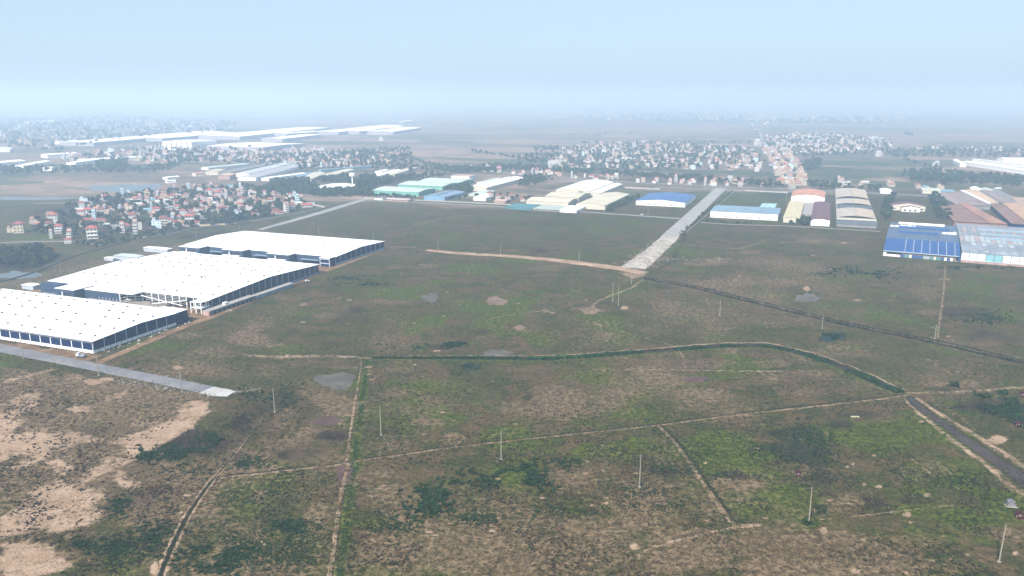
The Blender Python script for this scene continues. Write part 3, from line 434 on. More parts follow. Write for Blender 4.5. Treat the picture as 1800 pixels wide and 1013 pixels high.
ribbon('ditch', [(470, 725), (437, 765), (415, 795), (388, 828), (375, 842)], [.5, .6, .7], DITCH, seed=7)
ribbon('ditch', [(375, 842), (350, 876), (326, 915), (306, 955), (287, 1000), (270, 1045)], [1.3, 1.5, 1.7], DITCH, seed=8, rag=.45)
ribbon('dirt_track', [(1158, 748), (1185, 775), (1215, 815), (1245, 860), (1275, 902), (1297, 928)], [1.5, 1.8, 2.0, 2.4], [(-p[0], *p[1:]) for p in DPATH[::-1]], seed=9, rag=.5)
ribbon('dirt_track', [(1285, 928), (1310, 925), (1340, 924)], [1.5, 2, 1.2], PATH, seed=10)
ribbon('footpath', [(1440, 914), (1530, 905), (1600, 896), (1680, 888)], .8, FAINT, seed=11)
ribbon('footpath', [(1130, 492), (1108, 507), (1080, 518), (1055, 528), (1043, 538), (1042, 546)], [2.2, 2.0, 1.8], PATH, seed=12)
ribbon('footpath', [(1430, 763), (1450, 780), (1472, 804)], .7, FAINT, seed=13)
ribbon('footpath', [(1603, 807), (1625, 824), (1648, 842)], .7, FAINT, seed=14)
ribbon('footpath', [(1035, 566), (1090, 582), (1150, 598), (1192, 614), (1205, 648)], [1.0, .8, 1.0], FAINT, seed=15)
ribbon('footpath', [(1055, 651), (1120, 650), (1190, 651), (1330, 653), (1460, 652)], [1.6, 1.8, 1.4], FAINT, seed=16)
ribbon('footpath', [(860, 560), (950, 547), (1025, 543)], 1.2, FAINT, seed=17)
ribbon('footpath', [(700, 405), (730, 398), (760, 388), (800, 380), (860, 377)], [1.5, 3, 2.0], FAINT, seed=18)
ribbon('footpath', [(1180, 429), (1240, 434), (1295, 437), (1325, 430), (1345, 424)], [2.4, 2, 2], FAINT, seed=19)
ribbon('footpath', [(1662, 466), (1658, 520), (1652, 560), (1648, 594)], 1.8, FAINT, seed=20, rag=.6)
ribbon('footpath', [(790, 921), (860, 912), (930, 903)], .6, FAINT, seed=21)
ribbon('footpath', [(1130, 970), (1200, 948), (1285, 928)], [2.4, 1.6, 1.4], FAINT, seed=22, rag=.6)
ribbon('footpath', [(1085, 500), (1110, 490)], 1, FAINT, seed=24)
ribbon('dirt_road', [(750, 440), (800, 445), (850, 448), (900, 451), (960, 456), (1010, 462), (1060, 468), (1100, 474), (1132, 481)], [5, 8, 7.5, 8.5, 10, 11, 9], DIRT, seed=25, rag=.45)
ribbon('dirt_road', [(660, 436), (700, 434), (735, 436)], [4, 4, 2], FAINT, seed=26)
st = [(1130, 489), (1200, 501), (1300, 525), (1400, 549), (1500, 572), (1600, 592), (1700, 614), (1815, 640)]
ribbon('ditch', st, 7.5, [(-1.3, 0, *E_), (-1, .2, .55, .3, .0, 0), (-.7, .05, 0, 0, .95, .1), (-.35, .1, .35, .2, .4, 0), (0.0, .12, .45, .2, .3, 0), (.35, -.02, 0, 0, 1.0, 0), (.65, .0, 0, 0, .9, .1), (1, .15, .38, .25, 0, 0), (1.3, 0, *E_)], seed=27, rag=.25)
ribbon('dirt_track', [(170, 640), (330, 573), (376, 557), (470, 517), (560, 482), (620, 460), (672, 439)], 4.5, [(-1.3, 0, *E_), (-1, .1, 0, .8, 0, 0), (0, .1, .2, .8, 0, 0), (.6, .08, 0, .7, 0, 0), (.85, -.02, 0, 0, 1, 0), (1.05, .1, .3, .2, 0, 0), (1.4, 0, *E_)], seed=28, rag=.15)
ASPH = road_mat('old_asphalt', (.175, .175, .185), (.235, .23, .23)); CONC = road_mat('concrete_road', (.30, .29, .28), (.36, .345, .325), .25)
RUBM = road_mat('rubble_surface', (.50, .45, .39), (.34, .29, .24), .6); GREYR = road_mat('grey_road', (.26, .255, .25), (.31, .30, .285), .3)
FL = [(-1, 0), (-.5, .06), (0, .1), (.5, .06), (1, 0)]
ribbon('asphalt_road', [(-60, 600), (0, 612), (90, 630), (180, 648), (270, 666), (375, 688)], [7, 6.5, 6.2, 6, 6], FL, ASPH, rag=.04, lift=.22, seed=30)
ribbon('concrete_apron', [(364, 686), (385, 690), (408, 693)], [6.2, 6.8, 4.5], FL, road_mat('pale_concrete', (.50, .48, .46), (.42, .40, .38), .3), rag=.12, lift=.30, seed=31)
ribbon('asphalt_road', [(1161, 416), (1190, 390.3), (1220, 363.9), (1255, 333), (1257, 331.3)], 11.3, FL, CONC, off=11.5, rag=.01, lift=.25, seed=32)
ribbon('rubble_road', [(1093, 470), (1118, 452), (1142, 433), (1163, 414.5)], [14, 13, 12, 11.6], FL, RUBM, off=12.5, rag=.12, lift=.24, seed=33)
ribbon('grey_road', [(640, 351), (760, 357), (900, 364.5), (1060, 375), (1195, 384.5)], 4.5, FL, GREYR, rag=.05, lift=.2, seed=34)
ribbon('grey_road', [(456, 404), (500, 392), (560, 375), (610, 360), (648, 349)], [5, 8, 8], FL, GREYR, rag=.05, lift=.2, seed=35)
ribbon('grey_road', [(1150, 329), (1262, 333.5), (1420, 338)], 7, FL, GREYR, rag=.02, lift=.22, seed=36)
ribbon('highway', [(880, 303), (960, 312), (1040, 317), (1200, 325), (1300, 330), (1420, 334), (1640, 345)], 9, FL, ASPH, rag=.02, lift=.24, seed=37)
ribbon('town_street', [(1392, 334), (1388, 310), (1372, 290), (1352, 272), (1345, 255), (1338, 240), (1335, 226)], [7, 7, 6, 6, 6, 7], FL, GREYR, rag=.05, lift=.3, seed=38)
ribbon('village_lane', [(-20, 428), (60, 425), (130, 425), (180, 432)], 2.5, FL, GREYR, rag=.1, lift=.2, seed=39)
ribbon('village_lane', [(60, 358), (160, 356), (260, 352)], 3, FL, GREYR, rag=.1, lift=.2, seed=40)
ribbon('field_lane', [(560, 266), (760, 258), (1000, 240), (1260, 221)], 8, FL, GREYR, rag=.1, lift=.4, seed=41)
ribbon('field_lane', [(1140, 221), (1300, 222)], 10, FL, GREYR, rag=.1, lift=.4, seed=42)
ribbon('field_lane', [(730, 250), (860, 268), (960, 285)], 5, FL, road_mat('wet_lane', (.09, .10, .09), (.12, .12, .1)), rag=.2, lift=.3, seed=43)
ribbon('village_lane', [(480, 341), (560, 345), (640, 350)], 3, FL, GREYR, rag=.1, lift=.2, seed=44)
# water: the drain on the right with its sandy banks, and the ponds
WBR = water_mat('muddy_water', (.058, .040, .032), .5); WGR = water_mat('grey_water', (.110, .096, .076), .6); WRD = water_mat('red_mud', (.105, .060, .046), .6); WGN = water_mat('green_water', (.012, .026, .010), .5); WPL = water_mat('pale_mud', (.190, .130, .085), .8); WBL = water_mat('lake_water', (.13, .15, .16), .35)
dr = [(1600, 700), (1625, 722), (1660, 746), (1700, 775), (1745, 806), (1790, 838), (1850, 885)]
ribbon('canal_bank', dr, [4.0, 6.6, 8.0, 9.0, 9.6], [(-1.5, 0, *E_), (-1.15, .5, .75, .2, 0, 0), (-.8, .35, .55, .2, .1, 0), (-.5, .02, 0, 0, .5, 0), (.5, .02, 0, 0, .5, 0), (.8, .3, .5, .2, .1, 0), (1.1, .45, .70, .2, 0, 0), (1.5, 0, *E_)], seed=45, rag=.3)
ribbon('canal_water', dr, [1.8, 3.0, 3.9, 4.4, 4.8], [(-1, 0), (0, .0), (1, 0)], WBR, rag=.16, lift=.24, seed=46)
def pond(name, x, y, rx, ry, m, seed):
    c = g(x, y); a = g(x + rx, y) - c; b = (g(x, y - ry) - g(x, y + ry)) / 2; v = [(c.x, c.y, .10 + float(terrain(c.x, c.y)))]; n = 56
    for i in range(n):
        t = 2 * math.pi * i / n; k = 1 + 1.25 * (float(fbm(np.array([math.cos(t) * 2.2]), np.array([math.sin(t) * 2.2]), 1.0, seed, 4)[0]) - .5)
        p = c + a * math.cos(t) * k + b * math.sin(t) * k; v.append((p.x, p.y, .10 + float(terrain(p.x, p.y))))
    z = max(q[2] for q in v)
    return ob(name, np_mesh(name, [(q[0], q[1], z) for q in v], [(0, i + 1, (i + 1) % n + 1) for i in range(n)], m), kind='structure')
for i, q in enumerate([('pond', 592, 669, 34, 12.5, WGR), ('pond', 577, 742, 25, 8, WRD), ('pond', 605, 828, 15, 15, WRD), ('pond', 757, 524, 15, 7.5, WGR), ('pond', 872, 529, 20, 8, WPL), ('pond', 875, 622, 24, 7.5, WGR), ('pond', 1223, 667.5, 24, 5.5, WRD),
                       ('pond', 1418, 525, 20, 8, WGR), ('pond', 1040, 547, 21, 5.5, WPL), ('pond', 828, 645, 17, 5, WGN), ('pond', 1462, 592, 24, 8, WGN), ('pond', 1607, 706, 13, 6, WGN), ('lake', 232, 331, 70, 7.5, WBL), ('pond', 28, 484, 40, 6, WBL), ('lake', 60, 349, 80, 2.6, WBL), ('pond', 913, 577, 8, 5, WPL), ('pond', 790, 606, 14, 3, WGN)]):
    pond(*q, seed=100 + i)

# ------------------------------------------------------------------ the three new warehouses
WHITE = M('white_roof_sheet', (.80, .80, .80), .5, .03, .03); NAVY = M('navy_cladding', (.006, .020, .075), .85, .15, .2, spec=.08); SLATE = M('slate_blue_cladding', (.030, .056, .105), .8, .12, .15)
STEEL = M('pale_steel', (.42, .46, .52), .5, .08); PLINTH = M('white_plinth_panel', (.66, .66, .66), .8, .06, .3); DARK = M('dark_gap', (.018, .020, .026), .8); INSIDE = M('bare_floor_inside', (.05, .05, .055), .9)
FASCIA = M('grey_fascia', (.16, .175, .20), .6); CONCR = M('raw_concrete', (.36, .34, .315), .9, .18, .4); BRICK = M('red_brick_wall', (.30, .17, .13), .9, .2, .5); PINK = M('pink_brick', (.42, .28, .25), .9, .2, .3); VENT = M('vent_grey', (.09, .09, .10), .8, spec=.05)
UA = R(90 - 21.5)                                                   # heading of the estate's long streets
def roof_sheet(mb, prof, y0, y1, th=.25):
    """folded roof: profile (x, z) points along x, extruded in y, given thickness"""
    low = [(p[0], p[1] - th) for p in reversed(prof)]; mb.prism(list(prof) + low, y0, y1); return mb
def warehouse(loc, label, W, L, eave, rise, bay, style):
    root = empty('warehouse', loc, UA, label, 'warehouse', 'new white roofed warehouses')
    prof = [(-.5, eave + .1), (W / 2, eave + rise), (W + .5, eave + .1)]
    roof_sheet(MB(), prof, -.5, L + .5).build('roof', WHITE, root)
    # core set back behind columns and panels; open frame: dark solid painted as shaded interior
    core = MB(); e = .45
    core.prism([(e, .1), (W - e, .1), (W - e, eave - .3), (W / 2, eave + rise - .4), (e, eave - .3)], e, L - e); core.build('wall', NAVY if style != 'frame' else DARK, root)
    return root
# -- front warehouse
A = g(165, 622); w1 = warehouse(A, 'front white-roofed warehouse with navy walls and white plinth beside the asphalt road', 90.4, 214, 9.2, 2.4, 11.3, 'clad')
def put(name, mb, m, root): return mb.build(name, m, root)
def shared(name, mesh, root, loc, rz=0, sc=None):
    o = ob(name, mesh, root); o.location = loc; o.rotation_euler = (0, 0, rz)
    if sc: o.scale = sc
    return o
def front_facade(root, W, L, eave, rise, bay, panel, colm, plm, side):
    """columns, cladding panels and plinth panels along one wall; side 'x' runs the gable (y=0), side 'y' the eave (x=0)"""
    n = int(round((W if side == 'x' else L) / bay)); bl = (W if side == 'x' else L) / n
    pm = {}; cm = {}
    for i in range(n):
        top = eave - 1.3
        if side == 'x':
            xm = (i + .5) * bl; top = eave - .5 + rise * (1 - abs(xm / (W / 2) - 1)) - rise * bl / W
        h = round(top - 2.5, 1)
        if h not in pm:
            q = MB().box(-bl / 2 + .32, bl / 2 - .32, .18, .42, 2.5, 2.5 + h); pm[h] = q.mesh('wall_panel', panel)
            q = MB().box(-.35, .35, .05, .4, 0, 2.5 + h + .35); cm[h] = q.mesh('column', colm)
        if side == 'x': shared('wall_panel', pm[h], root, ((i + .5) * bl, 0, 0)); shared('column', cm[h], root, (i * bl + (.4 if i == 0 else 0), 0, 0))
        else: shared('wall_panel', pm[h], root, (0, (i + .5) * bl, 0), -math.pi / 2); shared('column', cm[h], root, (0, i * bl + (.4 if i == 0 else 0), 0), -math.pi / 2)
    k = 2 * n; pl = bl / 2; me = MB().box(-pl / 2 + .28, pl / 2 - .28, -.12, .3, .05, 2.25).mesh('plinth_panel', plm)
    for i in range(k):
        if side == 'x': shared('plinth_panel', me, root, ((i + .5) * pl, 0, 0))
        else: shared('plinth_panel', me, root, (0, (i + .5) * pl, 0), -math.pi / 2)
def roof_vents(root, W, L, eave, rise, nx, ny, skip=.12, seed=3):
    rr = random.Random(seed); me = MB().box(-.8, .8, -.65, .65, -.1, .7).mesh('roof_vent', VENT)
    for i in range(nx):
        for j in range(ny):
            if rr.random() < skip: continue
            x = (i + .5) * W / nx + rr.uniform(-.4, .4); z = eave + rise * (1 - abs(x / (W / 2) - 1))
            shared('roof_vent', me, root, (x, (j + .5) * L / ny + rr.uniform(-.5, .5), z))
front_facade(w1, 80, 214, 9.2, 2.4, 10, NAVY, STEEL, PLINTH, 'x'); front_facade(w1, 90, 214, 9.2, 2.4, 10.7, NAVY, M('white_column', (.70, .72, .74), .6), PLINTH, 'y')
fz = MB().box(-.55, .1, -.3, 214.3, 7.9, 9.25); put('fascia', fz, FASCIA, w1)
off = MB().box(80.2, 91.5, -1.2, 24, .1, 10.3); put('office_block', off, NAVY, w1); put('flat_roof', MB().box(79.8, 91.9, -1.6, 24.4, 10.3, 10.6), WHITE, w1)
roof_vents(w1, 90.4, 214, 9.4, 2.4, 5, 14)
# -- middle warehouse, still an open frame
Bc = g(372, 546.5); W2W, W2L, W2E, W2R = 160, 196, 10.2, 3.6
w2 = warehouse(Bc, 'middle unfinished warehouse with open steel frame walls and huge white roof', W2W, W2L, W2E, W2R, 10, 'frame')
me_c = MB().box(-.3, .3, -.1, .4, 0, 10.3).mesh('column', STEEL)
n = 18
for i in range(n):
    x = (i + .2) * W2W / n; z = W2E + W2R * (1 - abs(x / (W2W / 2) - 1)) - .5; shared('column', me_c, w2, (x, 0, 0), 0, (1, 1, z / 10.3))
for j in range(7):
    z = 2.6 + j * 1.25; hw = (W2W / 2 if z < W2E else W2W / 2 * (1 - (z - W2E) / W2R)); put('girt', MB().box(W2W / 2 - hw + .3, W2W / 2 + hw - .3, .12, .3, z, z + .22), M('blue_steel_girt', (.13, .19, .30), .5), w2)
put('base_wall', MB().box(70, 158, -.25, .35, 0, 2.2), M('grey_blue_blockwork', (.22, .27, .33), .8, .15, .3), w2)
white_c = MB().box(-.35, .35, -.15, .45, 0, 10.1).mesh('column', M('white_steel', (.74, .73, .71), .6))
for i in range(9): shared('column', white_c, w2, (-.1, 3 + i * 8.0, 0), -math.pi / 2)
for j in range(5): put('girt', MB().box(-.25, 0, 26, 74, 3.2 + j * 1.35, 3.45 + j * 1.35), M('pale_steel_girt', (.52, .52, .53), .6), w2)
# curved corner frame
arc = [(-12 + 12 * math.cos(R(a)) * 1.0 - 0, 78 + 14 * math.sin(R(a))) for a in range(0, 91, 15)]
for z in (3.0, 5.6, 8.2, 10.0):
    q = MB()
    for i in range(len(arc) - 1): q.bar((*arc[i], z), (*arc[i + 1], z), .6, .5)
    put('curved_beam', q, M('white_steel', (.74, .73, .71), .6), w2)
for p in arc[::2]: shared('column', white_c, w2, (p[0], p[1], 0))
put('brace', MB().bar((-2, 30, 2), (-9, 70, 9.5), .5), M('white_steel', (.74, .73, .71), .6), w2); put('brace', MB().bar((-1, 26, 7), (-7, 60, 2.5), .5), M('white_steel', (.74, .73, .71), .6), w2)
put('canopy_roof', MB().prism([(-12, 9.9), (.4, 9.9), (.4, 10.2), (-12, 10.2)], 77, 136), WHITE, w2)
put('clad_wall', MB().box(-12, -11.6, 92, 136, 1.4, 9.7), SLATE, w2)
for i in range(6): put('column', MB().box(-12.5, -12, 96 + i * 4.2, 96.6 + i * 4.2, 0, 4.6), STEEL, w2)
put('office_block', MB().box(-22, -.3, 136.2, 160, .1, 11), SLATE, w2); put('flat_roof', MB().box(-22.4, -.1, 135.8, 160.4, 11, 11.3), WHITE, w2); put('entrance_slab', MB().box(-24.5, -22, 140, 156, 4.2, 4.8), WHITE, w2)
for i in range(3): put('entrance_opening', MB().box(-22.12, -21.9, 141 + i * 5, 144.5 + i * 5, .4 + 0, 4.0), DARK, w2); put('entrance_opening', MB().box(-22.12, -21.9, 141 + i * 5, 144.5 + i * 5, 5.2, 8.4), DARK, w2)
put('entrance_column', MB().box(-25, -24.5, 147.4, 148.2, .1, 9.6), WHITE, w2); put('office_block', MB().box(-9, -.3, 172, 196, .1, 9.6), SLATE, w2)
put('flat_roof', MB().box(-12, .2, -.2, 12, 9.6, 9.9), PLINTH, w2); put('flat_roof', MB().box(-12, .2, -.2, 12, 4.6, 4.9), PLINTH, w2)
for p in ((-11.5, .4), (-11.5, 6), (-11.5, 11.5), (-5.5, .4)): put('column', MB().box(p[0] - .35, p[0] + .35, p[1] - .35, p[1] + .35, 0, 9.6), M('white_steel', (.74, .73, .71), .6), w2)
roof_vents(w2, W2W, W2L, W2E + .2, W2R, 7, 14, .3, 5)
for p in ((60, 60), (96, 36)): put('roof_slot', MB().bar((p[0] - 5, p[1], W2E + 2.95), (p[0] + 5, p[1], W2E + 3.1), .9, .5), VENT, w2)
# brick annexe and screen wall along the middle warehouse
an = empty('site_annex', g(368, 556), UA, 'low unplastered brick annexe along the near side of the middle warehouse', 'annexe')
put('wall', MB().box(2, 60, .2, 7, 0, 3.6), M('slate_block', (.15, .165, .20), .85, .2, .4), an); put('end_wall', MB().box(0, 2, 0, 7.2, 0, 3.8), PINK, an); put('roof', MB().box(.5, 60, 0, 7.4, 3.8, 4.1), CONCR, an)
for i in range(9): put('door_opening', MB().box(6 + i * 5.8, 8.6 + i * 5.8, -.06, .18, .1, 2.9), DARK, an)
put('roof_hut', MB().box(22, 26, 2, 5, 4.1, 6.2), PLINTH, an)
sw = empty('screen_wall', g(368, 556) + Vector((math.cos(UA) * 61, math.sin(UA) * 61, 0)), UA, 'long blank blue-grey wall continuing the brick annexe', 'wall')
for i in range(8): put('wall_panel', MB().box(i * 7 + .06, i * 7 + 6.94, .4, .8, 0, 3.4), M('blue_grey_panel', (.26, .33, .40), .8, .08), sw)
put('coping', MB().box(0, 56, -.4, 6, 3.4, 3.7), CONCR, sw)
# -- back warehouse
Cc = g(590, 467); W3W, W3L, W3E, W3R = 106, 212, 9.6, 2.6
w3 = warehouse(Cc, 'back slate blue warehouse with projecting entrance blocks under a white roof', W3W, W3L, W3E, W3R, 10, 'clad')
front_facade(w3, W3W, W3L, W3E, W3R, 10.6, NAVY, STEEL, M('blue_plinth', (.36, .42, .50), .8), 'x')
put('clad_wall', MB().box(-.25, .42, 6, W3L, .2, W3E - .35), SLATE, w3)
for y0, dp, hh in ((52, 13, 10.2), (116, 13, 10.4), (176, 16, 10.2)):
    put('office_block', MB().box(-dp, -.3, y0, y0 + 30, .1, hh), SLATE, w3); put('flat_roof', MB().box(-dp - .4, -.1, y0 - .4, y0 + 30.4, hh, hh + .3), WHITE, w3)
    put('entrance_opening', MB().box(-dp - .1, -dp + .1, y0 + 4, y0 + 26, .4, 4.0), DARK, w3); put('entrance_opening', MB().box(-dp - .1, -dp + .1, y0 + 4, y0 + 26, 5.6, 8.2), DARK, w3)
    put('entrance_slab', MB().box(-dp - 4, -dp - .1, y0 + 3, y0 + 27, 4.3, 4.9), WHITE, w3); put('entrance_column', MB().box(-dp - 4.4, -dp - 3.9, y0 + 15, y0 + 16, .1, 9.4), WHITE, w3)
for y0 in (20, 84, 148):
    put('canopy', MB().box(-5, -.3, y0, y0 + 24, 4.6, 5.0), M('pale_blue_canopy', (.22, .30, .38), .6), w3); put('loading_opening', MB().box(-.42, -.26, y0 + 1, y0 + 23, .4, 4.2), NAVY, w3)
put('portal_frame', MB().box(-11, -10, 0, 1, 0, 9.8).box(-11, -10, 12, 13, 0, 9.8).box(-11, -10, 1, 12, 8.2, 9.8).box(-11, -10, 1, 12, 3.4, 4.4), STEEL, w3); put('office_block', MB().box(-9.5, -.3, .2, 13, .1, 10), NAVY, w3); put('flat_roof', MB().box(-11.5, -.1, -.3, 13.4, 10, 10.3), WHITE, w3)
roof_vents(w3, W3W, W3L, W3E + .2, W3R, 4, 9, .6, 9); put('roof_slot', MB().bar((20, 30, W3E + 1.2), (28, 34, W3E + 1.45), .9, .5), VENT, w3)
# building site between them: retaining slabs, stacks, cabins, rubble
def slab(px_, py_, w, d, h, rz, label):
    r = empty('foundation_block', g(px_, py_), UA, label, 'foundation'); put('slab', MB().box(0, w, 0, d, 0, h), M('dusty_slab', (.30, .26, .225), .9, .25, .25), r); put('face', MB().box(-.15, .0, 0, d, 0, h + .35), M('slab_face', (.17, .18, .20), .9), r)
    rr = random.Random(int(px_)); me = MB().box(-1.2, 1.2, -.25, .25, 0, .5).mesh('formwork_board', CONCR)
    for _ in range(26): shared('formwork_board', me, r, (rr.uniform(1, w - 1), rr.uniform(2, d - 2), h), rr.uniform(-.4, .4) + (1.57 if rr.random() < .4 else 0))
slab(206, 541, 30, 44, 2.4, 0, 'raised slab with formwork nearest the open curved frame, behind the front warehouse'); slab(262, 550, 26, 42, 1.6, 0, 'raised slab with formwork by the end of the front warehouse'); slab(112, 521, 26, 28, 1.6, 0, 'raised slab in front of the entrance block at the far left of the site')
def rock_mesh(name, m, s=1.0, seed=0):
    rr = random.Random(seed); b = bmesh.new(); bmesh.ops.create_icosphere(b, subdivisions=1, radius=s)
    for v in b.verts: v.co = Vector((v.co.x * rr.uniform(.7, 1.3), v.co.y * rr.uniform(.7, 1.3), max(-.15, v.co.z * rr.uniform(.4, .8))))
    me = bpy.data.meshes.new(name); b.to_mesh(me); b.free(); me.materials.append(m); return me
def scatter_rocks(name, spots, m, smin, smax, seed):
    """many broken pieces in one heap"""
    rr = np.random.default_rng(seed); base = rock_mesh('tmp', m, 1, seed); bv = np.array([v.co[:] for v in base.vertices]); bf = np.array([p.vertices[:] for p in base.polygons]); V = []; Fs = []; n = 0
    for (x, y, s) in spots:
        s *= rr.uniform(smin, smax); a = rr.uniform(0, 6.28); c, sn = math.cos(a), math.sin(a); q = bv * s * rr.uniform(.7, 1.3, 3)
        q = np.stack([q[:, 0] * c - q[:, 1] * sn + x, q[:, 0] * sn + q[:, 1] * c + y, q[:, 2] + float(terrain(x, y)) + .1], -1); V.append(q); Fs.append(bf + n); n += len(q)
    return ob(name, np_mesh(name, np.concatenate(V), np.concatenate(Fs), m), kind='stuff')
def along(a, b, n, jit, seed, z=0):
    rr = random.Random(seed); A_, B_ = g(*a), g(*b); out = []
    for _ in range(n):
        t = rr.random(); p = A_.lerp(B_, t); out.append((p.x + rr.gauss(0, jit), p.y + rr.gauss(0, jit), 1))
    return out
RUBS = M('rubble_stone', (.21, .18, .15), .95, .3, .5)
scatter_rocks('rubble', along((195, 668), (370, 697), 130, 2.4, 1) + along((60, 622), (190, 652), 30, 2.0, 2) + along((200, 640), (360, 677), 40, 1.4, 3) + along((410, 692), (452, 685), 60, 2.6, 4), RUBS, .25, .95, 4)
scatter_rocks('rubble', along((1100, 466), (1160, 424), 160, 6, 5) + along((1135, 470), (1180, 424), 120, 5, 6) + along((1160, 458), (1285, 456), 60, 8, 7), RUBS, .5, 1.3, 5)
scatter_rocks('building_rubble', along((120, 510), (390, 548), 160, 6, 8) + along((180, 622), (330, 566), 60, 3, 9) + along((385, 548), (560, 478), 120, 3.5, 10) + along((560, 462), (620, 455), 60, 6, 12), M('site_clutter', (.42, .38, .34), .9, .4, .6), .3, 1.0, 6)
scatter_rocks('earth_clods', along((1636, 700), (1822, 828), 130, 1.6, 14) + along((1590, 706), (1760, 838), 80, 1.4, 15), M('earth_clod', (.24, .165, .10), .95, .2, .5), .15, .5, 7)

# ------------------------------------------------------------------ sheds and factories
ROOFM = {}
def shed(A, B, C, eave, rise, style, wallm, roofm, name, label, cat, group=None, ridge='y', over=.6, vents=0, strips=None, door=None, windows=0, wz=None, z=None):
    """A, B near corners and C far right corner of the eaves (photo points); ridge 'y' runs away from us, 'x' across"""
    z = eave if z is None else z
    a, b, c = g(*A, z), g(*B, z), g(*C, z); ax = Vector((math.sin(R(111.5)), math.cos(R(111.5)), 0)); ay = Vector((-ax.y, ax.x, 0)); W = (b - a).dot(ax); D = max(4.0, (c - b).dot(ay))
    r = empty(name, (a.x, a.y, 0), math.atan2(ax.y, ax.x), label, cat, group)
    P, Q = (W, D) if ridge == 'y' else (D, W)
    if style == 'arch': prof = [(P * i / 10, eave + rise * (1 - (2 * i / 10 - 1) ** 2)) for i in range(11)]
    elif style == 'gable': prof = [(0, eave), (P / 2, eave + rise), (P, eave)]
    elif style == 'mono': prof = [(0, eave), (P, eave + rise)]
    else: prof = [(0, eave), (P, eave + .01)]
    wall = MB().prism([(0, 0)] + [(p[0], p[1] - .12) for p in prof] + [(P, 0)], 0, Q)
    rf = roof_sheet(MB(), [(prof[0][0] - over, prof[0][1] - .02)] + prof[1:-1] + [(prof[-1][0] + over, prof[-1][1] - .02)] if style != 'flat' else [(-over, eave + .05), (P + over, eave + .05)], -over, Q + over, .18)
    for q in (wall, rf):
        q.v = [(x, y, zz + (.15 if q is rf else 0)) for x, y, zz in q.v]
        if ridge == 'x': q.swap()
    wall.build('wall', wallm, r); rf.build('roof', roofm, r)
    def rz_(x):
        if style == 'arch': return eave + rise * (1 - (2 * x / P - 1) ** 2)
        if style == 'gable': return eave + rise * (1 - abs(2 * x / P - 1))
        if style == 'mono': return eave + rise * x / P
        return eave
    if vents:                                                      # ridge monitor
        q = MB().prism([(P / 2 - 1.5, eave + rise + .1), (P / 2 + 1.5, eave + rise + .1), (P / 2 + 2, eave + rise + 1.1), (P / 2, eave + rise + 1.7), (P / 2 - 2, eave + rise + 1.1)], Q * .06, Q * .94)
        if ridge == 'x': q.swap()
        q.build('ridge_vent', roofm, r)
    for (t0, t1, m) in strips or ():                                # differently coloured roof bays (fractions along the ridge)
        q = roof_sheet(MB(), [(p[0], p[1] + .32) for p in prof], Q * t0, Q * t1, .1)
        if ridge == 'x': q.swap()
        q.build('roof_bay', m, r)
    for i in range(windows):
        w = MB().box(0, min(3.2, W / windows * .45), -.12, .06, 1.6, 3.0).mesh('window', DARK) if i == 0 else w
        shared('window', w, r, (W * (i + .3) / windows, 0, 0))
    if door: put('door', MB().box(W * door[0], W * door[1], -.16, .06, .05, door[2]), M(door[3], door[4], .7), r)
    return r, W, D
CREAM = M('cream_sheet', (.60, .545, .42), .7, .10, .05, streak=.08); CREAMW = M('cream_wall', (.60, .55, .45), .8, .08); WROOF = M('white_shed_roof', (.68, .68, .66), .6, .08, .05, streak=.06); WWALL = M('white_shed_wall', (.68, .67, .65), .8, .07)
GRNW = M('green_shed_wall', (.16, .40, .33), .7, .1); GRNR = M('mint_roof', (.52, .60, .54), .6, .08, .05, streak=.06); BLUR = M('blue_roof', (.065, .150, .34), .55, .12, .06, streak=.1); LBLU = M('light_blue_roof', (.21, .31, .40), .6, .12, .06, streak=.1); GBLU = M('grey_blue_roof', (.095, .135, .205), .6, .15, .06, streak=.12)
ORAN = M('orange_roof', (.55, .26, .17), .75, .2, .08, streak=.15); MARO = M('maroon_roof', (.16, .075, .085), .7, .15, .08, streak=.12); BROW = M('brown_roof', (.24, .135, .105), .8, .25, .05, streak=.2); GREYF = M('grey_flat_roof', (.22, .21, .21), .8, .2, .06, streak=.15); TANR = M('tan_roof', (.40, .28, .19), .8, .2, .05, streak=.2); DGRY = M('dark_grey_roof', (.10, .115, .13), .7, .15, .06, streak=.12)
BARR = M('pale_barrel_roof', (.46, .40, .34), .7, .12, .06, streak=.1); YELR = M('pale_yellow_roof', (.58, .51, .33), .7, .06, .06, streak=.06); SILV = M('silver_roof', (.42, .42, .43), .6, .15, .04, streak=.15); TEAL = M('teal_low_roof', (.08, .22, .24), .7, .15, .06)
shed((925, 353), (998, 357), (1013, 350), 8, 3.2, 'gable', CREAMW, CREAM, 'factory_shed', 'wide cream factory shed with a smoke-stained roof, front of the cream works', 'factory', 'cream works sheds', 'x')
shed((958, 345), (1014, 349), (1034, 340.5), 8, 3.2, 'gable', CREAMW, CREAM, 'factory_shed', 'cream factory shed joined behind the smoke-stained one', 'factory', 'cream works sheds', 'x')
shed((977, 334), (1033, 338), (1058, 321), 8, 4.0, 'arch', CREAMW, WROOF, 'factory_shed', 'arched white-roofed shed at the back of the cream works', 'factory', 'cream works sheds')
shed((1034, 339.5), (1052, 341), (1082, 324), 7, 2.4, 'gable', CREAMW, WROOF, 'factory_shed', 'narrow twin-ridged white shed beside the arched roof', 'factory', 'cream works sheds')
shed((1013, 359), (1062, 362.5), (1111, 342.5), 7.5, 3.0, 'gable', CREAMW, CREAM, 'factory_shed', 'long cream shed with trees along its right wall', 'factory', 'cream works sheds')
shed((1034, 363), (1053, 364.5), (1056, 362), 4, .8, 'mono', CREAMW, YELR, 'lean_to', 'yellowish lean-to at the front of the long cream shed', 'shed', None, 'x')
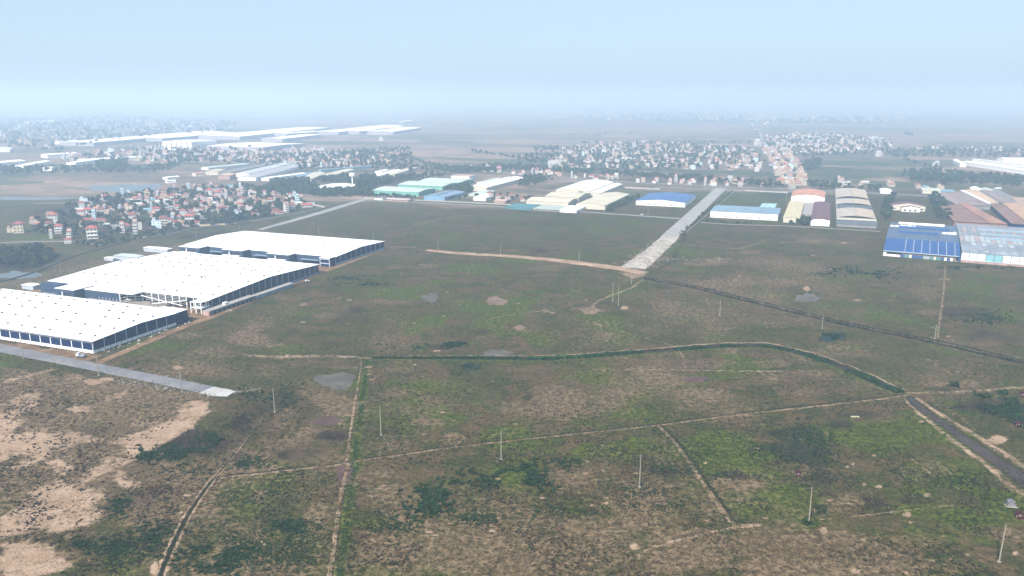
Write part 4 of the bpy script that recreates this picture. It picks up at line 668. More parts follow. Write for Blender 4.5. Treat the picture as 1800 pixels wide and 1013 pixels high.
shed((984, 369), (1012, 371), (1018, 363), 4, .5, 'mono', WWALL, WROOF, 'canopy_shed', 'white canopy by the back road in front of the long cream shed', 'shed', None, 'x')
shed((1118, 352.5), (1203, 357.5), (1222, 344), 8, 3.4, 'gable', WWALL, BLUR, 'factory_shed', 'white-fronted shed with a bright blue roof left of the concrete road', 'factory', None, 'y', windows=9)
shed((1249, 371), (1367, 378.5), (1377, 369), 10, 1.2, 'mono', WWALL, LBLU, 'factory_shed', 'white-fronted shed with a pale blue roof right of the concrete road', 'factory', None, 'x', windows=6)
shed((1334, 367.5), (1360, 369), (1364, 359), 8, .6, 'mono', WWALL, M('turquoise_roof', (.36, .56, .60), .6), 'store_shed', 'small turquoise-roofed shed behind the pale blue roof', 'shed')
shed((1377, 383), (1406, 383.5), (1415, 355), 7, 2.0, 'gable', CREAMW, YELR, 'factory_shed', 'pale yellow-roofed shed behind the roadside bushes', 'factory')
shed((1426, 386.5), (1459, 388), (1458, 356.5), 6, 1.8, 'arch', WWALL, MARO, 'factory_shed', 'maroon-roofed shed with a white arched front', 'factory')
shed((1425, 393), (1458, 395), (1459, 391), 3, .3, 'mono', WWALL, WROOF, 'lean_to', 'white lean-to in front of the maroon shed', 'shed', None, 'x')
shed((1391, 345.5), (1450, 348.5), (1455, 338), 10, 4.5, 'arch', WWALL, ORAN, 'factory_shed', 'orange arched-roof hall with a white gable', 'factory')
shed((1406, 377), (1426, 378), (1428, 357), 2, .2, 'flat', CONCR, CONCR, 'yard_canopy', 'grey flat canopy between the yellow and maroon sheds', 'shed')
# three barrel roofs in a row, grey lean-to in front
def barrel_row():
    z = 8; a = g(1471, 386, z); b = g(1541, 388, z); ax = Vector((math.sin(R(111.5)), math.cos(R(111.5)), 0)); W = (b - a).dot(ax); ay = Vector((-ax.y, ax.x, 0))
    r = empty('barrel_factory', (a.x, a.y, 0), math.atan2(ax.y, ax.x), 'factory of three pale barrel roofs with dark grey roofs between', 'factory')
    def dep(py): return (g(1506, py, z) - a).dot(ay)
    rows = [(384, 369, BARR, 3.2, 'M'), (369, 360.5, DGRY, .4, 'D'), (360.5, 352, BARR, 2.4, 'M'), (352, 349, DGRY, .3, 'D'), (349, 334, BARR, 3.0, 'M')]
    tot = dep(333); put('wall', MB().box(0, W, .2, tot - .2, 0, z - .2), CREAMW, r)
    q = MB().prism([(-17, 4.4), (0, z + .4), (0, z + .15), (-17, 4.1)], -.5, W + .5).swap(); q.build('lean_to_roof', DGRY, r); put('lean_to_wall', MB().box(.4, W - .4, -16.5, .1, 0, 4.2), GREYF, r)
    for y0, y1, m, h, kd in rows:
        d0, d1 = dep(y0), dep(y1)
        for s in range(2):
            x0, x1 = (s * W / 2 + .4, (s + 1) * W / 2 - .4)
            if kd == 'M':
                # gently arched across the width, tilted up to the back
                prof = [(x0 + (x1 - x0) * i / 6, z + .3 + h * (1 - ((s * .5 + .5 * i / 6) * 2 - 1) ** 2)) for i in range(7)]
                roof_sheet(MB(), prof, d0 + .3, d1 - .3, .2).build('roof_bay', m if s == 0 else M('pale_barrel_roof_tan', (.50, .41, .31), .7, .12, .06, streak=.1), r)
            else: put('roof_bay', MB().box(x0, x1, d0 + .3, d1 - .3, z, z + .2), m, r)
        put('gutter', MB().box(W / 2 - .4, W / 2 + .4, d0 + .3, d1 - .3, z, z + .5 + h * .9), GREYF, r)
barrel_row()
# villa with maroon roofs
def villa():
    a = g(1566, 363, 6); b = g(1627, 366, 6); ax = Vector((math.sin(R(111.5)), math.cos(R(111.5)), 0)); W = (b - a).dot(ax)
    r = empty('office_villa', (a.x, a.y, 0), math.atan2(ax.y, ax.x), 'cream office villa with maroon roofs and a white porch, trees on both sides', 'office building')
    put('wall', MB().prism([(0, 0), (W, 0), (W, 7.6), (W / 2, 12), (0, 7.6)], 0, 30), CREAMW, r); roof_sheet(MB(), [(-1, 7.5), (W / 2, 12.6), (W + 1, 7.5)], .6, 31, .3).build('roof', MARO, r)
    put('porch_wall', MB().prism([(W * .30, 0), (W * .82, 0), (W * .82, 6.4), (W * .56, 9), (W * .30, 6.4)], -14, 0), WWALL, r); roof_sheet(MB(), [(W * .28, 6.5), (W * .56, 9.4), (W * .84, 6.5)], -13.6, -.1, .3).build('porch_roof', MARO, r)
    put('roof_lantern', MB().box(W * .42, W * .6, 10, 16, 11, 14), M('maroon_dark', (.12, .06, .07), .7), r)
    for i in range(3): put('window', MB().box(W * (.36 + i * .15), W * (.43 + i * .15), -14.1, -13.9, 1.0, 3.8), DARK, r)
    for x in (.05, .86): put('window', MB().box(W * x, W * (x + .09), -.1, .1, 2, 4), DARK, r)
villa()
# big brown roofs on the right
def quadroof(pts, z, m, label, wallm=None, stripe=None, name='factory_shed'):
    P = [g(x, y, z) for x, y in pts]; o = P[0]; r = empty(name, (o.x, o.y, 0), 0, label, 'factory', 'brown roofed works on the right'); q = [p - o for p in P]
    mb = MB(); n = len(q)
    for zz in (z, z - .35): mb.v += [(p.x, p.y, zz) for p in q]
    mb.f += [tuple(range(n)), tuple(2 * n - 1 - i for i in range(n))] + [(i, n + i, n + (i + 1) % n, (i + 1) % n) for i in range(n)]; mb.build('roof', m, r)
    c = sum(q, Vector()) / n; w = MB(); w.v = [(c.x + (p.x - c.x) * .985, c.y + (p.y - c.y) * .985, zz) for zz in (0, z - .4) for p in q]; w.f = [(i, (i + 1) % n, n + (i + 1) % n, n + i) for i in range(n)]; w.build('wall', wallm or GREYF, r)
    for (t0, t1, mm) in stripe or ():
        s0, s1 = q[0].lerp(q[1], t0), q[0].lerp(q[1], t1); e0, e1 = q[3].lerp(q[2], t0), q[3].lerp(q[2], t1); b = MB()
        b.v = [(p.x, p.y, z + h) for h in (.9, .05) for p in (s0, s1, e1, e0)]; b.f = [(0, 1, 2, 3), (0, 4, 5, 1), (1, 5, 6, 2), (2, 6, 7, 3), (3, 7, 4, 0)]; b.build('roof_bay', mm, r)
    return r
quadroof([(1677, 389), (1772, 394), (1702, 358), (1652, 361)], 7, BROW, 'large rust brown flat roof just behind the blue and grey factory', BRICK, [(.66, .96, M('rust_orange_roof', (.36, .19, .13), .8, .2, .05, streak=.2))])
quadroof([(1682, 360), (1742, 361.5), (1690, 336.5), (1640, 340)], 7.5, M('faded_roof', (.27, .205, .185), .8, .25, .05, streak=.2), 'faded grey-brown roof behind the rust brown one', GREYF)
quadroof([(1737, 358), (1756, 357), (1717, 334), (1687, 334.5)], 9, WROOF, 'pale roof with a cream and orange bay behind the grey-brown roof', CREAMW, [(.3, .98, M('cream_orange_roof', (.56, .40, .26), .8, .2, .05, streak=.15))])
quadroof([(1759, 357), (1812, 360), (1757, 335), (1720, 334.5)], 8, GREYF, 'grey-brown roof at the back right of the brown works', GREYF, [(.1, .5, M('faded_roof', (.27, .205, .185), .8, .25, .05, streak=.2))])
quadroof([(1778, 393), (1850, 398), (1788, 357), (1741, 360)], 7.5, BROW, 'brown roof with a pale orange bay at the right frame edge', NAVY, [(.45, .95, M('pale_orange_roof', (.47, .29, .18), .8, .2, .05, streak=.15))])
quadroof([(1805, 372), (1880, 380), (1835, 350), (1775, 345)], 8.5, TANR, 'tan roof mostly beyond the right frame edge', GREYF)
# blue and grey long factory
def long_factory():
    a = g(1552, 450); b = g(1800, 470); ax = (b - a); ax.z = 0; ax.normalize(); ay = Vector((-ax.y, ax.x, 0)); rot = math.atan2(ax.y, ax.x)
    Wb = (g(1687, 460) - a).dot(ax)
    D1 = (g(1556, 418, 13) - a).dot(ay); D2 = (g(1556, 388, 15) - a).dot(ay)
    lb = M('strong_blue_roof', (.026, .088, .26), .55, .12, .08, streak=.08); sk = M('translucent_strip', (.34, .38, .46), .5); wh = M('white_strip', (.66, .62, .56), .6)
    r = empty('blue_factory', (a.x, a.y, 0), rot, 'blue factory with white roof lights and an open loading front', 'factory')
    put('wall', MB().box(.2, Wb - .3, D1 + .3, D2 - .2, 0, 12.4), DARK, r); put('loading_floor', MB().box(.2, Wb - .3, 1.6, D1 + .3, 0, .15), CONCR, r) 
    q = MB().prism([(1, 6.6), (D1, 13.2), (D1, 12.9), (1, 6.3)], 0, Wb).swap(); q.build('lower_roof', lb, r)
    q = MB().prism([(D1 + .1, 13.0), (D2 * .62, 15.4), (D2, 13.5), (D2, 13.2), (D2 * .62, 15.1), (D1 + .1, 12.7)], 0, Wb).swap(); q.build('upper_roof', GBLU, r)
    for i in range(7): put('roof_light', MB().prism([(1.5, 7.0), (D1 - .6, 13.2), (D1 - .6, 13.05), (1.5, 6.85)], 22 + i * 8.6, 22.8 + i * 8.6).swap(), sk, r)
    me = MB()
    def rz(y): return 13.0 + (15.4 - 13.0) * (y - D1) / (D2 * .62 - D1) if y < D2 * .62 else 15.4 - 1.9 * (y - D2 * .62) / (D2 * .38)
    for (x0, x1, y0, m, h) in ((12, Wb - 22, D1 + (D2 - D1) * .30, lb, 2.2), (12, Wb - 10, D1 + (D2 - D1) * .58, lb, 2.4), (10, Wb - 14, D1 + (D2 - D1) * .90, wh, 2.6)):
        put('roof_monitor', MB().prism([(y0 - 2.2, rz(y0) - .3), (y0 + 2.2, rz(y0) - .3), (y0 + 2.2, rz(y0) + h * .6), (y0, rz(y0) + h), (y0 - 2.2, rz(y0) + h * .6)], x0, x1).swap(), m, r)
    for (x0, x1, f0, f1) in ((.8, 5.6, .62, .74), (6.4, 11, .62, .74), (12, 19, .64, .8), (20, 27, .64, .8), (28, 31, .64, .8), (Wb - 18, Wb - 12, .36, .44), (Wb - 11.4, Wb - 6, .36, .46), (Wb - 5.6, Wb - 2, .36, .5)):
        y0, y1 = D1 + (D2 - D1) * f0, D1 + (D2 - D1) * f1
        put('roof_light', MB().prism([(y0, rz(y0) + .3), (y1, rz(y1) + .3), (y1, rz(y1) + .05), (y0, rz(y0) + .05)], x0, x1).swap(), wh, r)
    put('gable_wall', MB().prism([(.8, 0), (D2, 0), (D2, 13), (D2 * .62, 15), (D1, 12.8), (.8, 6.2)], -.3, 0).swap(), GBLU, r)
    put('valance', MB().box(0, Wb, .6, .95, 5.6, 6.5), M('pale_blue_trim', (.42, .50, .60), .6), r); put('corner_pier', MB().box(Wb - 1.6, Wb, .2, 1.2, 0, 6.4), lb, r)
    put('front_wall', MB().box(0, 18, 1.0, 1.5, 0, 2.6), wh, r); put('cab', MB().box(0, 3.4, .4, 3, 2.6, 4.2), wh, r)
    cols = [lb, M('teal_door', (.10, .26, .27), .7), wh, lb, lb, M('grey_door', (.34, .38, .42), .7), M('teal_door', (.10, .26, .27), .7), wh, M('teal_door', (.10, .26, .27), .7), lb, wh, lb, wh]
    x = 19
    for i, m in enumerate(cols):
        w = (3.2, 4.6, 2.4, 5.4, 5.4, 6.4, 3.6, 2.2, 4.0, 3.2, 2.6, 2.8, 2.4)[i]; put('door', MB().box(x + .1, x + w - .1, .9, 1.3, 0, 3.4), m, r); x += w + .4
    put('stored_material', MB().box(19, Wb - 4, 2.4, 5, .1, 4.6), M('stored_goods', (.22, .17, .16), .9, .4, .3), r)
    # the grey-blue half
    s = empty('grey_factory', a + ax * (Wb + .6), rot, 'long grey-blue factory with pale wall panels over a pink brick base', 'factory')
    E1 = (g(1690, 436, 13) - a).dot(ay); E2 = (g(1690, 391, 15) - a).dot(ay); WL = 120; roofm = M('weathered_grey_roof', (.26, .285, .32), .65, .18, .05, streak=.15); pale_ = M('pale_wall_panel', (.52, .60, .68), .7, .07); tealp = M('teal_wall_panel', (.22, .45, .50), .7, .1)
    put('wall', MB().box(0, WL, .6, E2, 0, 11.6), DARK, s); put('brick_base', MB().box(0, WL, -.1, .5, 0, 2.4), PINK, s); n = 15
    for i in range(n):
        x0 = i * WL / n; put('wall_panel', MB().box(x0 + .3, x0 + WL / n - .3, .1, .5, 3.0, 11.2), tealp if i in (3, 4) else pale_, s); put('column', MB().box(x0 - .25, x0 + .25, -.05, .55, 2.4, 11.6), M('rusty_column', (.16, .13, .13), .7), s)
    put('sill_beam', MB().box(0, WL, -.2, .55, 2.7, 3.0), pale_, s)
    prof = [(-.4, 11.7), (E1 * 1.0, 13.4), (E2 * .55, 14.6), (E2, 13), (E2, 12.7), (E2 * .55, 14.3), (E1, 13.1), (-.4, 11.4)]; MB().prism(prof, 0, WL).swap().build('roof', roofm, s)
    def rz2(y): return 11.7 + 1.7 * y / E1 if y < E1 else (13.4 + 1.2 * (y - E1) / (E2 * .55 - E1) if y < E2 * .55 else 14.6 - 1.6 * (y - E2 * .55) / (E2 * .45))
    lt = M('pale_roof_panel', (.44, .46, .47), .6, .12, .08); rs = M('rosy_roof_panel', (.38, .30, .29), .7, .15, .08)
    for i in range(22):
        x0 = i * WL / 22
        for f0, f1, m in ((.30, .48, lt if i % 3 else rs), (.03, .26, lt if (i * 7) % 5 > 2 else roofm), (.62, .86, rs if i % 2 else roofm)):
            y0, y1 = E2 * f0, E2 * f1; put('roof_panel', MB().prism([(y0, rz2(y0) + .28), (y1, rz2(y1) + .28), (y1, rz2(y1) + .1), (y0, rz2(y0) + .1)], x0 + .35, x0 + WL / 22 - .7).swap(), m, s)
    for f, x0 in ((.40, 27), (.54, 24), (.74, 22)):
        y0 = E2 * f; put('roof_monitor', MB().prism([(y0 - 1.8, rz2(y0) + .2), (y0 + 1.8, rz2(y0) + .2), (y0 + 1.8, rz2(y0) + 1.7), (y0, rz2(y0) + 2.4), (y0 - 1.8, rz2(y0) + 1.7)], x0, WL).swap(), M('monitor_blue', (.24, .34, .42), .6, .1), s)
long_factory()
# green, white and blue sheds in the middle
shed((654, 334.5), (733, 339), (745, 331.5), 8, 2.6, 'gable', GRNW, GRNR, 'factory_shed', 'green-walled shed with a whitish roof behind a row of roadside trees', 'factory', 'green walled sheds', 'x', vents=1)
shed((699, 324.5), (778, 328), (788, 321), 8, 2.6, 'gable', GRNW, GRNR, 'factory_shed', 'middle one of the green-walled sheds', 'factory', 'green walled sheds', 'x', vents=1)
shed((736, 318.5), (808, 321.5), (818, 315), 8, 2.6, 'gable', GRNW, GRNR, 'factory_shed', 'rearmost of the green-walled sheds, below the white office', 'factory', 'green walled sheds', 'x', vents=1)
shed((793, 309), (826, 310), (828, 307), 8, .3, 'flat', WWALL, M('pink_flat_roof', (.5, .36, .32), .8), 'office_block', 'white two-storey office behind the green sheds', 'office', windows=5)
shed((822, 328.5), (857, 329.5), (918, 312), 7.5, 2.6, 'gable', CREAMW, WROOF, 'factory_shed', 'long white shed with a dark right wall pointing away', 'factory', vents=1)
shed((838, 321), (850, 321), (874, 313), 5, 1.2, 'gable', WWALL, GRNR, 'factory_shed', 'small pale green shed left of the long white one', 'shed')
shed((745, 345), (783, 346.5), (814, 337), 6.5, 2.0, 'gable', M('blue_shed_wall', (.19, .34, .50), .7), LBLU, 'factory_shed', 'light blue shed beside the back road', 'factory', vents=1)
shed((832, 347), (854, 348), (858, 344), 6, 4, 'arch', WWALL, WROOF, 'arched_store', 'small white arched store by the back road', 'shed')
shed((868, 353), (888, 354), (890, 350.5), 4, 1.2, 'gable', PINK, M('pinkish_roof', (.55, .38, .30), .8), 'store_shed', 'low pinkish shed right of the arched store', 'shed', None, 'x')
shed((888, 364), (934, 366.5), (942, 360), 3.4, .5, 'mono', TEAL, TEAL, 'canopy_shed', 'low teal canopy in front of the cream works', 'shed', None, 'x')
shed((936, 367), (985, 369), (992, 362), 3.2, .4, 'mono', GREYF, M('pale_green_flat', (.42, .48, .42), .8), 'canopy_shed', 'pale green low roof next to the teal canopy', 'shed', None, 'x')
shed((824, 341), (850, 341.5), (868, 335), 4, .4, 'mono', GRNR, GRNR, 'canopy_shed', 'pale green flat canopy in front of the long white shed', 'shed', None, 'x')
shed((678, 350), (718, 352), (719, 349.5), 3.4, 1.0, 'gable', PINK, M('pink_tin', (.60, .50, .47), .8), 'row_house', 'long low pinkish row building on the back road', 'row building', None, 'x', windows=8)
shed((658, 348), (671, 349), (672, 346.5), 3.4, 1.0, 'gable', WWALL, GREYF, 'row_house', 'short white row building left of the pinkish row', 'row building', None, 'x')
shed((545, 329.5), (584, 334.5), (613, 327), 8, 1.6, 'gable', WWALL, WROOF, 'factory_shed', 'white roof half hidden in the grove left of the water tower', 'factory')
shed((1568 - 20, 336), (1568, 336.5), (1570, 333), 5, 2, 'arch', WWALL, WROOF, 'arched_store', 'small white store behind the maroon-roofed villa', 'shed')
shed((1622, 335), (1656, 336.5), (1658, 331.5), 6, 1, 'gable', CREAMW, M('pale_greenish_roof', (.55, .56, .46), .7), 'store_shed', 'pale greenish shed in front of the right-hand wood', 'shed', None, 'x')
shed((1656, 337), (1680, 338), (1682, 334), 6, 1, 'gable', LBLU, LBLU, 'store_shed', 'light blue shed joined to the pale greenish one', 'shed', None, 'x')
shed((1710, 334), (1728, 334.5), (1729, 331), 6, 3, 'arch', WWALL, WROOF, 'arched_store', 'white arched store behind the brown works', 'shed')
shed((1728, 334), (1746, 334.5), (1747, 332), 6, 2, 'arch', WWALL, M('greyish_roof', (.50, .50, .48), .7), 'arched_store', 'greyish arched store next to the grey gabled house', 'shed')
shed((1688, 288), (1700, 289), (1712, 283), 9, 3, 'arch', WWALL, WROOF, 'far_shed', 'white shed with a rounded roof at the far right', 'factory')
def longshed(a, b, w, h, roofm, wallm, label, rise=None, name='far_shed', group=None, cat='shed'):
    A_, B_ = g(*a), g(*b); d = B_ - A_; L = d.length; d.normalize(); r = empty(name, A_, math.atan2(d.y, d.x) - math.pi / 2, label, cat, group); rise = rise if rise is not None else w * .07
    put('wall', MB().prism([(-w / 2, 0), (w / 2, 0), (w / 2, h), (0, h + rise), (-w / 2, h)], 0, L), wallm, r); roof_sheet(MB(), [(-w / 2 - .8, h + .15), (0, h + rise + .25), (w / 2 + .8, h + .15)], -.6, L + .6, .2).build('roof', roofm, r); return r
LP = M('lilac_grey_roof', (.40, .38, .40), .7, .12, .04, streak=.1)
for a, b, w, h, rm, wm, lb in (
 ((1700, 290), (1850, 313), 34, 9, WROOF, WWALL, 'long white industrial shed at the far right edge'), ((1757, 289), (1850, 290), 40, 16, M('pink_white', (.62, .55, .52), .8), WWALL, 'tall pinkish white block behind the far right shed'), ((1712, 285), (1840, 300), 14, 9, WROOF, WWALL, 'narrow white roof behind the long far right shed'),
 ((434, 318), (526, 294), 42, 7, LP, WWALL, 'lilac-grey long shed, nearest of the old works beyond the left village'), ((424, 311), (520, 288), 38, 7, M('pale_grey_roof', (.50, .51, .50), .7, .12, .04, streak=.1), WWALL, 'pale grey long shed in the old works beyond the left village'), ((392, 308), (500, 286), 34, 6, GREYF, GREYF, 'dark grey long shed in the old works beyond the left village'), ((360, 299), (432, 292), 26, 6, GRNR, WWALL, 'pale green long shed at the back of the old works'),
 ((466, 318), (532, 309), 22, 6, WROOF, WWALL, 'white shed in front of the lilac-grey long shed'), ((486, 323), (556, 307), 18, 6, LBLU, LBLU, 'light blue narrow shed by the grove'), ((536, 320), (562, 308), 28, 6, CREAM, CREAMW, 'cream shed at the edge of the grove'), ((572, 314), (614, 303), 28, 7, CREAM, CREAMW, 'cream shed behind the half-hidden white roof'), ((562, 303), (650, 296), 14, 6, LBLU, LBLU, 'thin light blue roof behind the cream sheds'), ((656, 314), (700, 303), 24, 6, WROOF, WWALL, 'white shed right of the water tower'), ((686, 311), (727, 299), 20, 6, CREAM, CREAMW, 'long cream shed among the trees behind the green sheds'), ((664, 306), (678, 303), 16, 6, WROOF, WWALL, 'short white shed behind the water tower'),
 ((290, 316), (312, 314), 18, 5, WROOF, WWALL, 'white low shed by the lake, upper of two'), ((292, 322), (308, 321), 14, 5, WROOF, WWALL, 'white low shed by the lake, lower of two'), ((341, 310), (356, 309), 22, 7, ORAN, CREAMW, 'orange-roofed white building beyond the lake'), ((372, 308), (386, 304), 30, 8, YELR, CREAMW, 'pale yellow building beside the old works'), ((394, 316), (405, 312), 26, 9, M('cream_orange_roof', (.56, .40, .26), .8), PINK, 'pinkish hall with an orange roof in front of the old works'),
 ((-30, 294), (36, 288), 40, 9, WROOF, WWALL, 'white shed at the left frame edge beyond the lake'), ((38, 297), (80, 289), 30, 9, WROOF, WWALL, 'white shed beyond the lake, second from the left frame edge'), ((80, 300), (96, 300), 24, 8, M('pink_white', (.62, .55, .52), .8), WWALL, 'small pinkish white building above the bare field'), ((125, 292), (180, 284), 26, 9, WROOF, WWALL, 'stepped white shed left of the dark grove'), ((140, 287), (246, 281), 34, 9, WROOF, WWALL, 'long white shed behind the dark grove'), ((78, 278), (132, 275), 44, 10, M('pink_white', (.62, .55, .52), .8), WWALL, 'pale pinkish long block far left'), ((100, 254), (133, 251), 30, 10, WROOF, WWALL, 'thin white shed left of the great white works'), ((0, 268), (6, 266), 60, 10, WROOF, WWALL, 'white roof cut by the left frame edge far away'), ((50, 218), (100, 214), 70, 12, WROOF, WWALL, 'lone pale roof in the haze far left')):
    longshed(a, b, w, h, rm, wm, lb)
# the great white works in the haze
for a, b, w, h, lb in (((135, 257), (370, 236), 170, 14, 'longest white roof of the great works in the haze'), ((262, 249), (395, 238), 150, 14, 'second white roof of the great works, behind the tall block'), ((385, 246), (550, 229), 230, 15, 'broad white roof in the middle of the great works'), ((440, 238), (548, 229), 150, 14, 'rear white roof right of the broad one'), ((478, 250), (546, 242), 110, 14, 'short white roof at the right end of the great works'), ((490, 240), (552, 236), 110, 14, 'flat white roof above the short one'),
                       ((570, 237), (690, 227), 190, 15, 'left roof of the right-hand white works'), ((625, 232), (690, 225), 170, 16, 'rear roof of the right-hand white works'), ((668, 237), (720, 229), 160, 15, 'right roof of the right-hand white works'), ((615, 236), (650, 233), 130, 15, 'front roof of the right-hand white works'), ((705, 217), (722, 215), 50, 12, 'thin pale roof behind the right-hand white works')):
    longshed(a, b, w * .86, h, M('far_white_roof', (.76, .76, .76), .8), M('lilac_wall', (.40, .38, .42), .8), lb, 3, 'far_factory', 'white works in the haze', 'factory')
shed((363, 256.5), (464, 259), (474, 251), 14, 3, 'gable', M('lilac_wall', (.40, .38, .42), .8), WHITE, 'far_factory', 'front white hall with a lilac wall in the great works', 'factory', 'white works in the haze', 'x')
ftb = shed((285, 248.5), (333, 250), (336, 246), 30, 1, 'flat', WWALL, WHITE, 'far_tower_block', 'tall white block with upright dark grooves in the great works', 'factory', 'white works in the haze')
for i in range(5): put('groove', MB().box(ftb[1] * (.12 + .18 * i), ftb[1] * (.15 + .18 * i), -.8, .2, 1, 29), GREYF, ftb[0])
# water tower in the grove
wt = empty('water_tower', g(620, 330), 0, 'white mushroom water tower rising from the grove', 'water tower')
put('stem', MB().cyl((0, 0), 1.6, 1.2, 0, 22, 10), WWALL, wt); put('tank', MB().cyl((0, 0), 2.0, 6.2, 21, 24.5, 12).cyl((0, 0), 6.2, 6.2, 24.5, 29.5, 12).cyl((0, 0), 6.2, 1.0, 29.5, 31, 12), WROOF, wt)
# cabins behind the middle warehouse
for (x, y, w, d, h, m, lb) in ((183, 458, 14, 5, 3.2, WROOF, 'white site cabin at the back left corner of the middle warehouse'), (200, 456, 34, 12, 4.5, GRNR, 'pale green site shed behind the middle warehouse'), (252, 442, 38, 8, 4.5, WROOF, 'long white site canopy behind the middle warehouse'), (38, 508, 16, 8, 4, WROOF, 'small white site shed behind the far corner of the front warehouse'), (338, 438, 24, 10, 4.0, SLATE, 'slate canopy between the middle and back warehouses')):
    r = empty('site_shed', g(x, y), UA - math.pi / 2, lb, 'shed'); put('wall', MB().box(.3, w - .3, .3, d - .3, 0, h), STEEL, r); put('roof', MB().prism([(-.3, h), (w + .3, h), (w + .3, h + .3), (w / 2, h + .9), (-.3, h + .3)], -.3, d + .3), m, r)

# ------------------------------------------------------------------ houses
HW = {n: M('house_wall_' + n, c, .85, .06, .3) for n, c in (('white', (.61, .59, .56)), ('cream', (.56, .49, .38)), ('pale_blue', (.46, .56, .62)), ('pinkish', (.60, .46, .40)), ('grey', (.40, .39, .38)))}
HR = {n: M('house_roof_' + n, c, .8, .2, .3, rnd=.15) for n, c in (('red', (.34, .105, .088)), ('maroon', (.26, .085, .085)), ('orange', (.48, .22, .14)), ('grey', (.24, .24, .25)), ('pale', (.56, .56, .55)), ('blue', (.20, .36, .50)))}
WIN = M('house_window', (.035, .045, .06), .3); RAIL = M('balcony_slab', (.66, .64, .60), .8)
def hip(mb, x0, x1, y0, y1, z, h, o=.5):
    x0 -= o; x1 += o; y0 -= o; y1 += o; w = min(x1 - x0, y1 - y0) / 2
    if x1 - x0 >= y1 - y0: r0, r1 = (x0 + w * .8, (y0 + y1) / 2, z + h), (x1 - w * .8, (y0 + y1) / 2, z + h)
    else: r0, r1 = ((x0 + x1) / 2, y0 + w * .8, z + h), ((x0 + x1) / 2, y1 - w * .8, z + h)
    a, b, c, d = (x0, y0, z), (x1, y0, z), (x1, y1, z), (x0, y1, z)
    if x1 - x0 >= y1 - y0: [mb.poly(q) for q in ((a, b, r1, r0), (b, c, r1), (c, d, r0, r1), (d, a, r0))]
    else: [mb.poly(q) for q in ((a, b, r0), (b, c, r1, r0), (c, d, r1), (d, a, r0, r1))]
    mb.poly((d, c, b, a))
def house_meshes(kind, wall, roof):
    k = {}; W = MB(); Rf = MB(); Wi = MB(); B = MB(); w, d, st = {'villa': (9.5, 11, 3), 'hip': (10.5, 10, 2), 'bungalow': (13, 8, 1), 'tube': (5.5, 15, 3), 'tall_tube': (5, 14, 4), 'flat': (10, 9, 2), 'barn': (18, 9, 1)}[kind]
    h = st * 3.5; W.box(-w / 2, w / 2, -d / 2, d / 2, 0, h)
    if kind in ('villa', 'hip'): hip(Rf, -w / 2, w / 2, -d / 2, d / 2, h, 2.6, .8)
    elif kind in ('bungalow', 'barn'): Rf.prism([(-d / 2 - .6, h - .2), (0, h + 2.3), (d / 2 + .6, h - .2), (d / 2 + .6, h - .4), (0, h + 2.05), (-d / 2 - .6, h - .4)], -w / 2 - .5, w / 2 + .5).swap(); W.prism([(-d / 2, h), (0, h + 2.0), (d / 2, h)], -w / 2, w / 2)
    else:
        Rf.box(-w / 2 - .3, w / 2 + .3, -d / 2 - .3, d / 2 + .3, h + .02, h + .25); W.box(-w / 2 + .2, w / 2 - .2, d * .05, d * .38, h + .3, h + 3.0); hip(Rf, -w / 2 + .2, w / 2 - .2, d * .05, d * .38, h + 3.0, 1.3, .4)
    if kind in ('bungalow', 'barn'):                                # prism ridge runs along x: give the gable prism the right turn
        n = len(W.v) - 6; W.v[n:] = [(b, a, c) for a, b, c in W.v[n:]]
    for s in range(st):
        z = s * 3.5 + 1.1; n = max(2, int(w / 3))
        for i in range(n):
            x = -w / 2 + (i + .5) * w / n
            Wi.box(x - .75, x + .75, -d / 2 - .06, -d / 2 + .05, z, z + 1.6); Wi.box(x - .7, x + .7, d / 2 - .05, d / 2 + .06, z, z + 1.6)
        for i in range(max(1, int(d / 5))):
            y = -d / 2 + (i + .5) * d / max(1, int(d / 5))
            for sx in (-1, 1): Wi.box(sx * w / 2 - .06, sx * w / 2 + .06, y - .6, y + .6, z, z + 1.5)
        if s and kind in ('villa', 'tube', 'tall_tube'): B.box(-w / 2 - .05, w / 2 + .05, -d / 2 - 1.3, -d / 2 - .02, s * 3.5 - .1, s * 3.5 + .12)
    k['wall'] = W.mesh('wall', HW[wall]); k['roof'] = Rf.mesh('roof', HR[roof]); k['windows'] = Wi.mesh('windows', WIN)
    if B.v: k['balcony'] = B.mesh('balcony', RAIL)
    return k
PROTO = []
for kind, wall, roof, wt_ in (('villa', 'white', 'red', 4), ('villa', 'cream', 'maroon', 2), ('hip', 'white', 'red', 3), ('hip', 'pinkish', 'orange', 2), ('bungalow', 'white', 'red', 4), ('bungalow', 'cream', 'maroon', 3), ('bungalow', 'grey', 'grey', 3), ('bungalow', 'white', 'pale', 2), ('tube', 'white', 'red', 4), ('tube', 'cream', 'orange', 3), ('tall_tube', 'white', 'red', 2), ('tall_tube', 'pale_blue', 'grey', 1), ('flat', 'white', 'pale', 2), ('flat', 'cream', 'maroon', 2), ('barn', 'grey', 'pale', 1), ('barn', 'white', 'blue', 1)):
    PROTO.append((kind, wall, roof, wt_, house_meshes(kind, wall, roof)))
WORDS = {'villa': 'three-storey {w} house with hipped {r} roof', 'hip': 'two-storey {w} house with hipped {r} roof', 'bungalow': 'low {w} house with pitched {r} roof', 'tube': 'narrow three-storey {w} house with {r} roof', 'tall_tube': 'narrow four-storey {w} house with {r} roof', 'flat': 'flat-topped two-storey {w} house with {r} roof', 'barn': 'long low {w} building with {r} roof'}
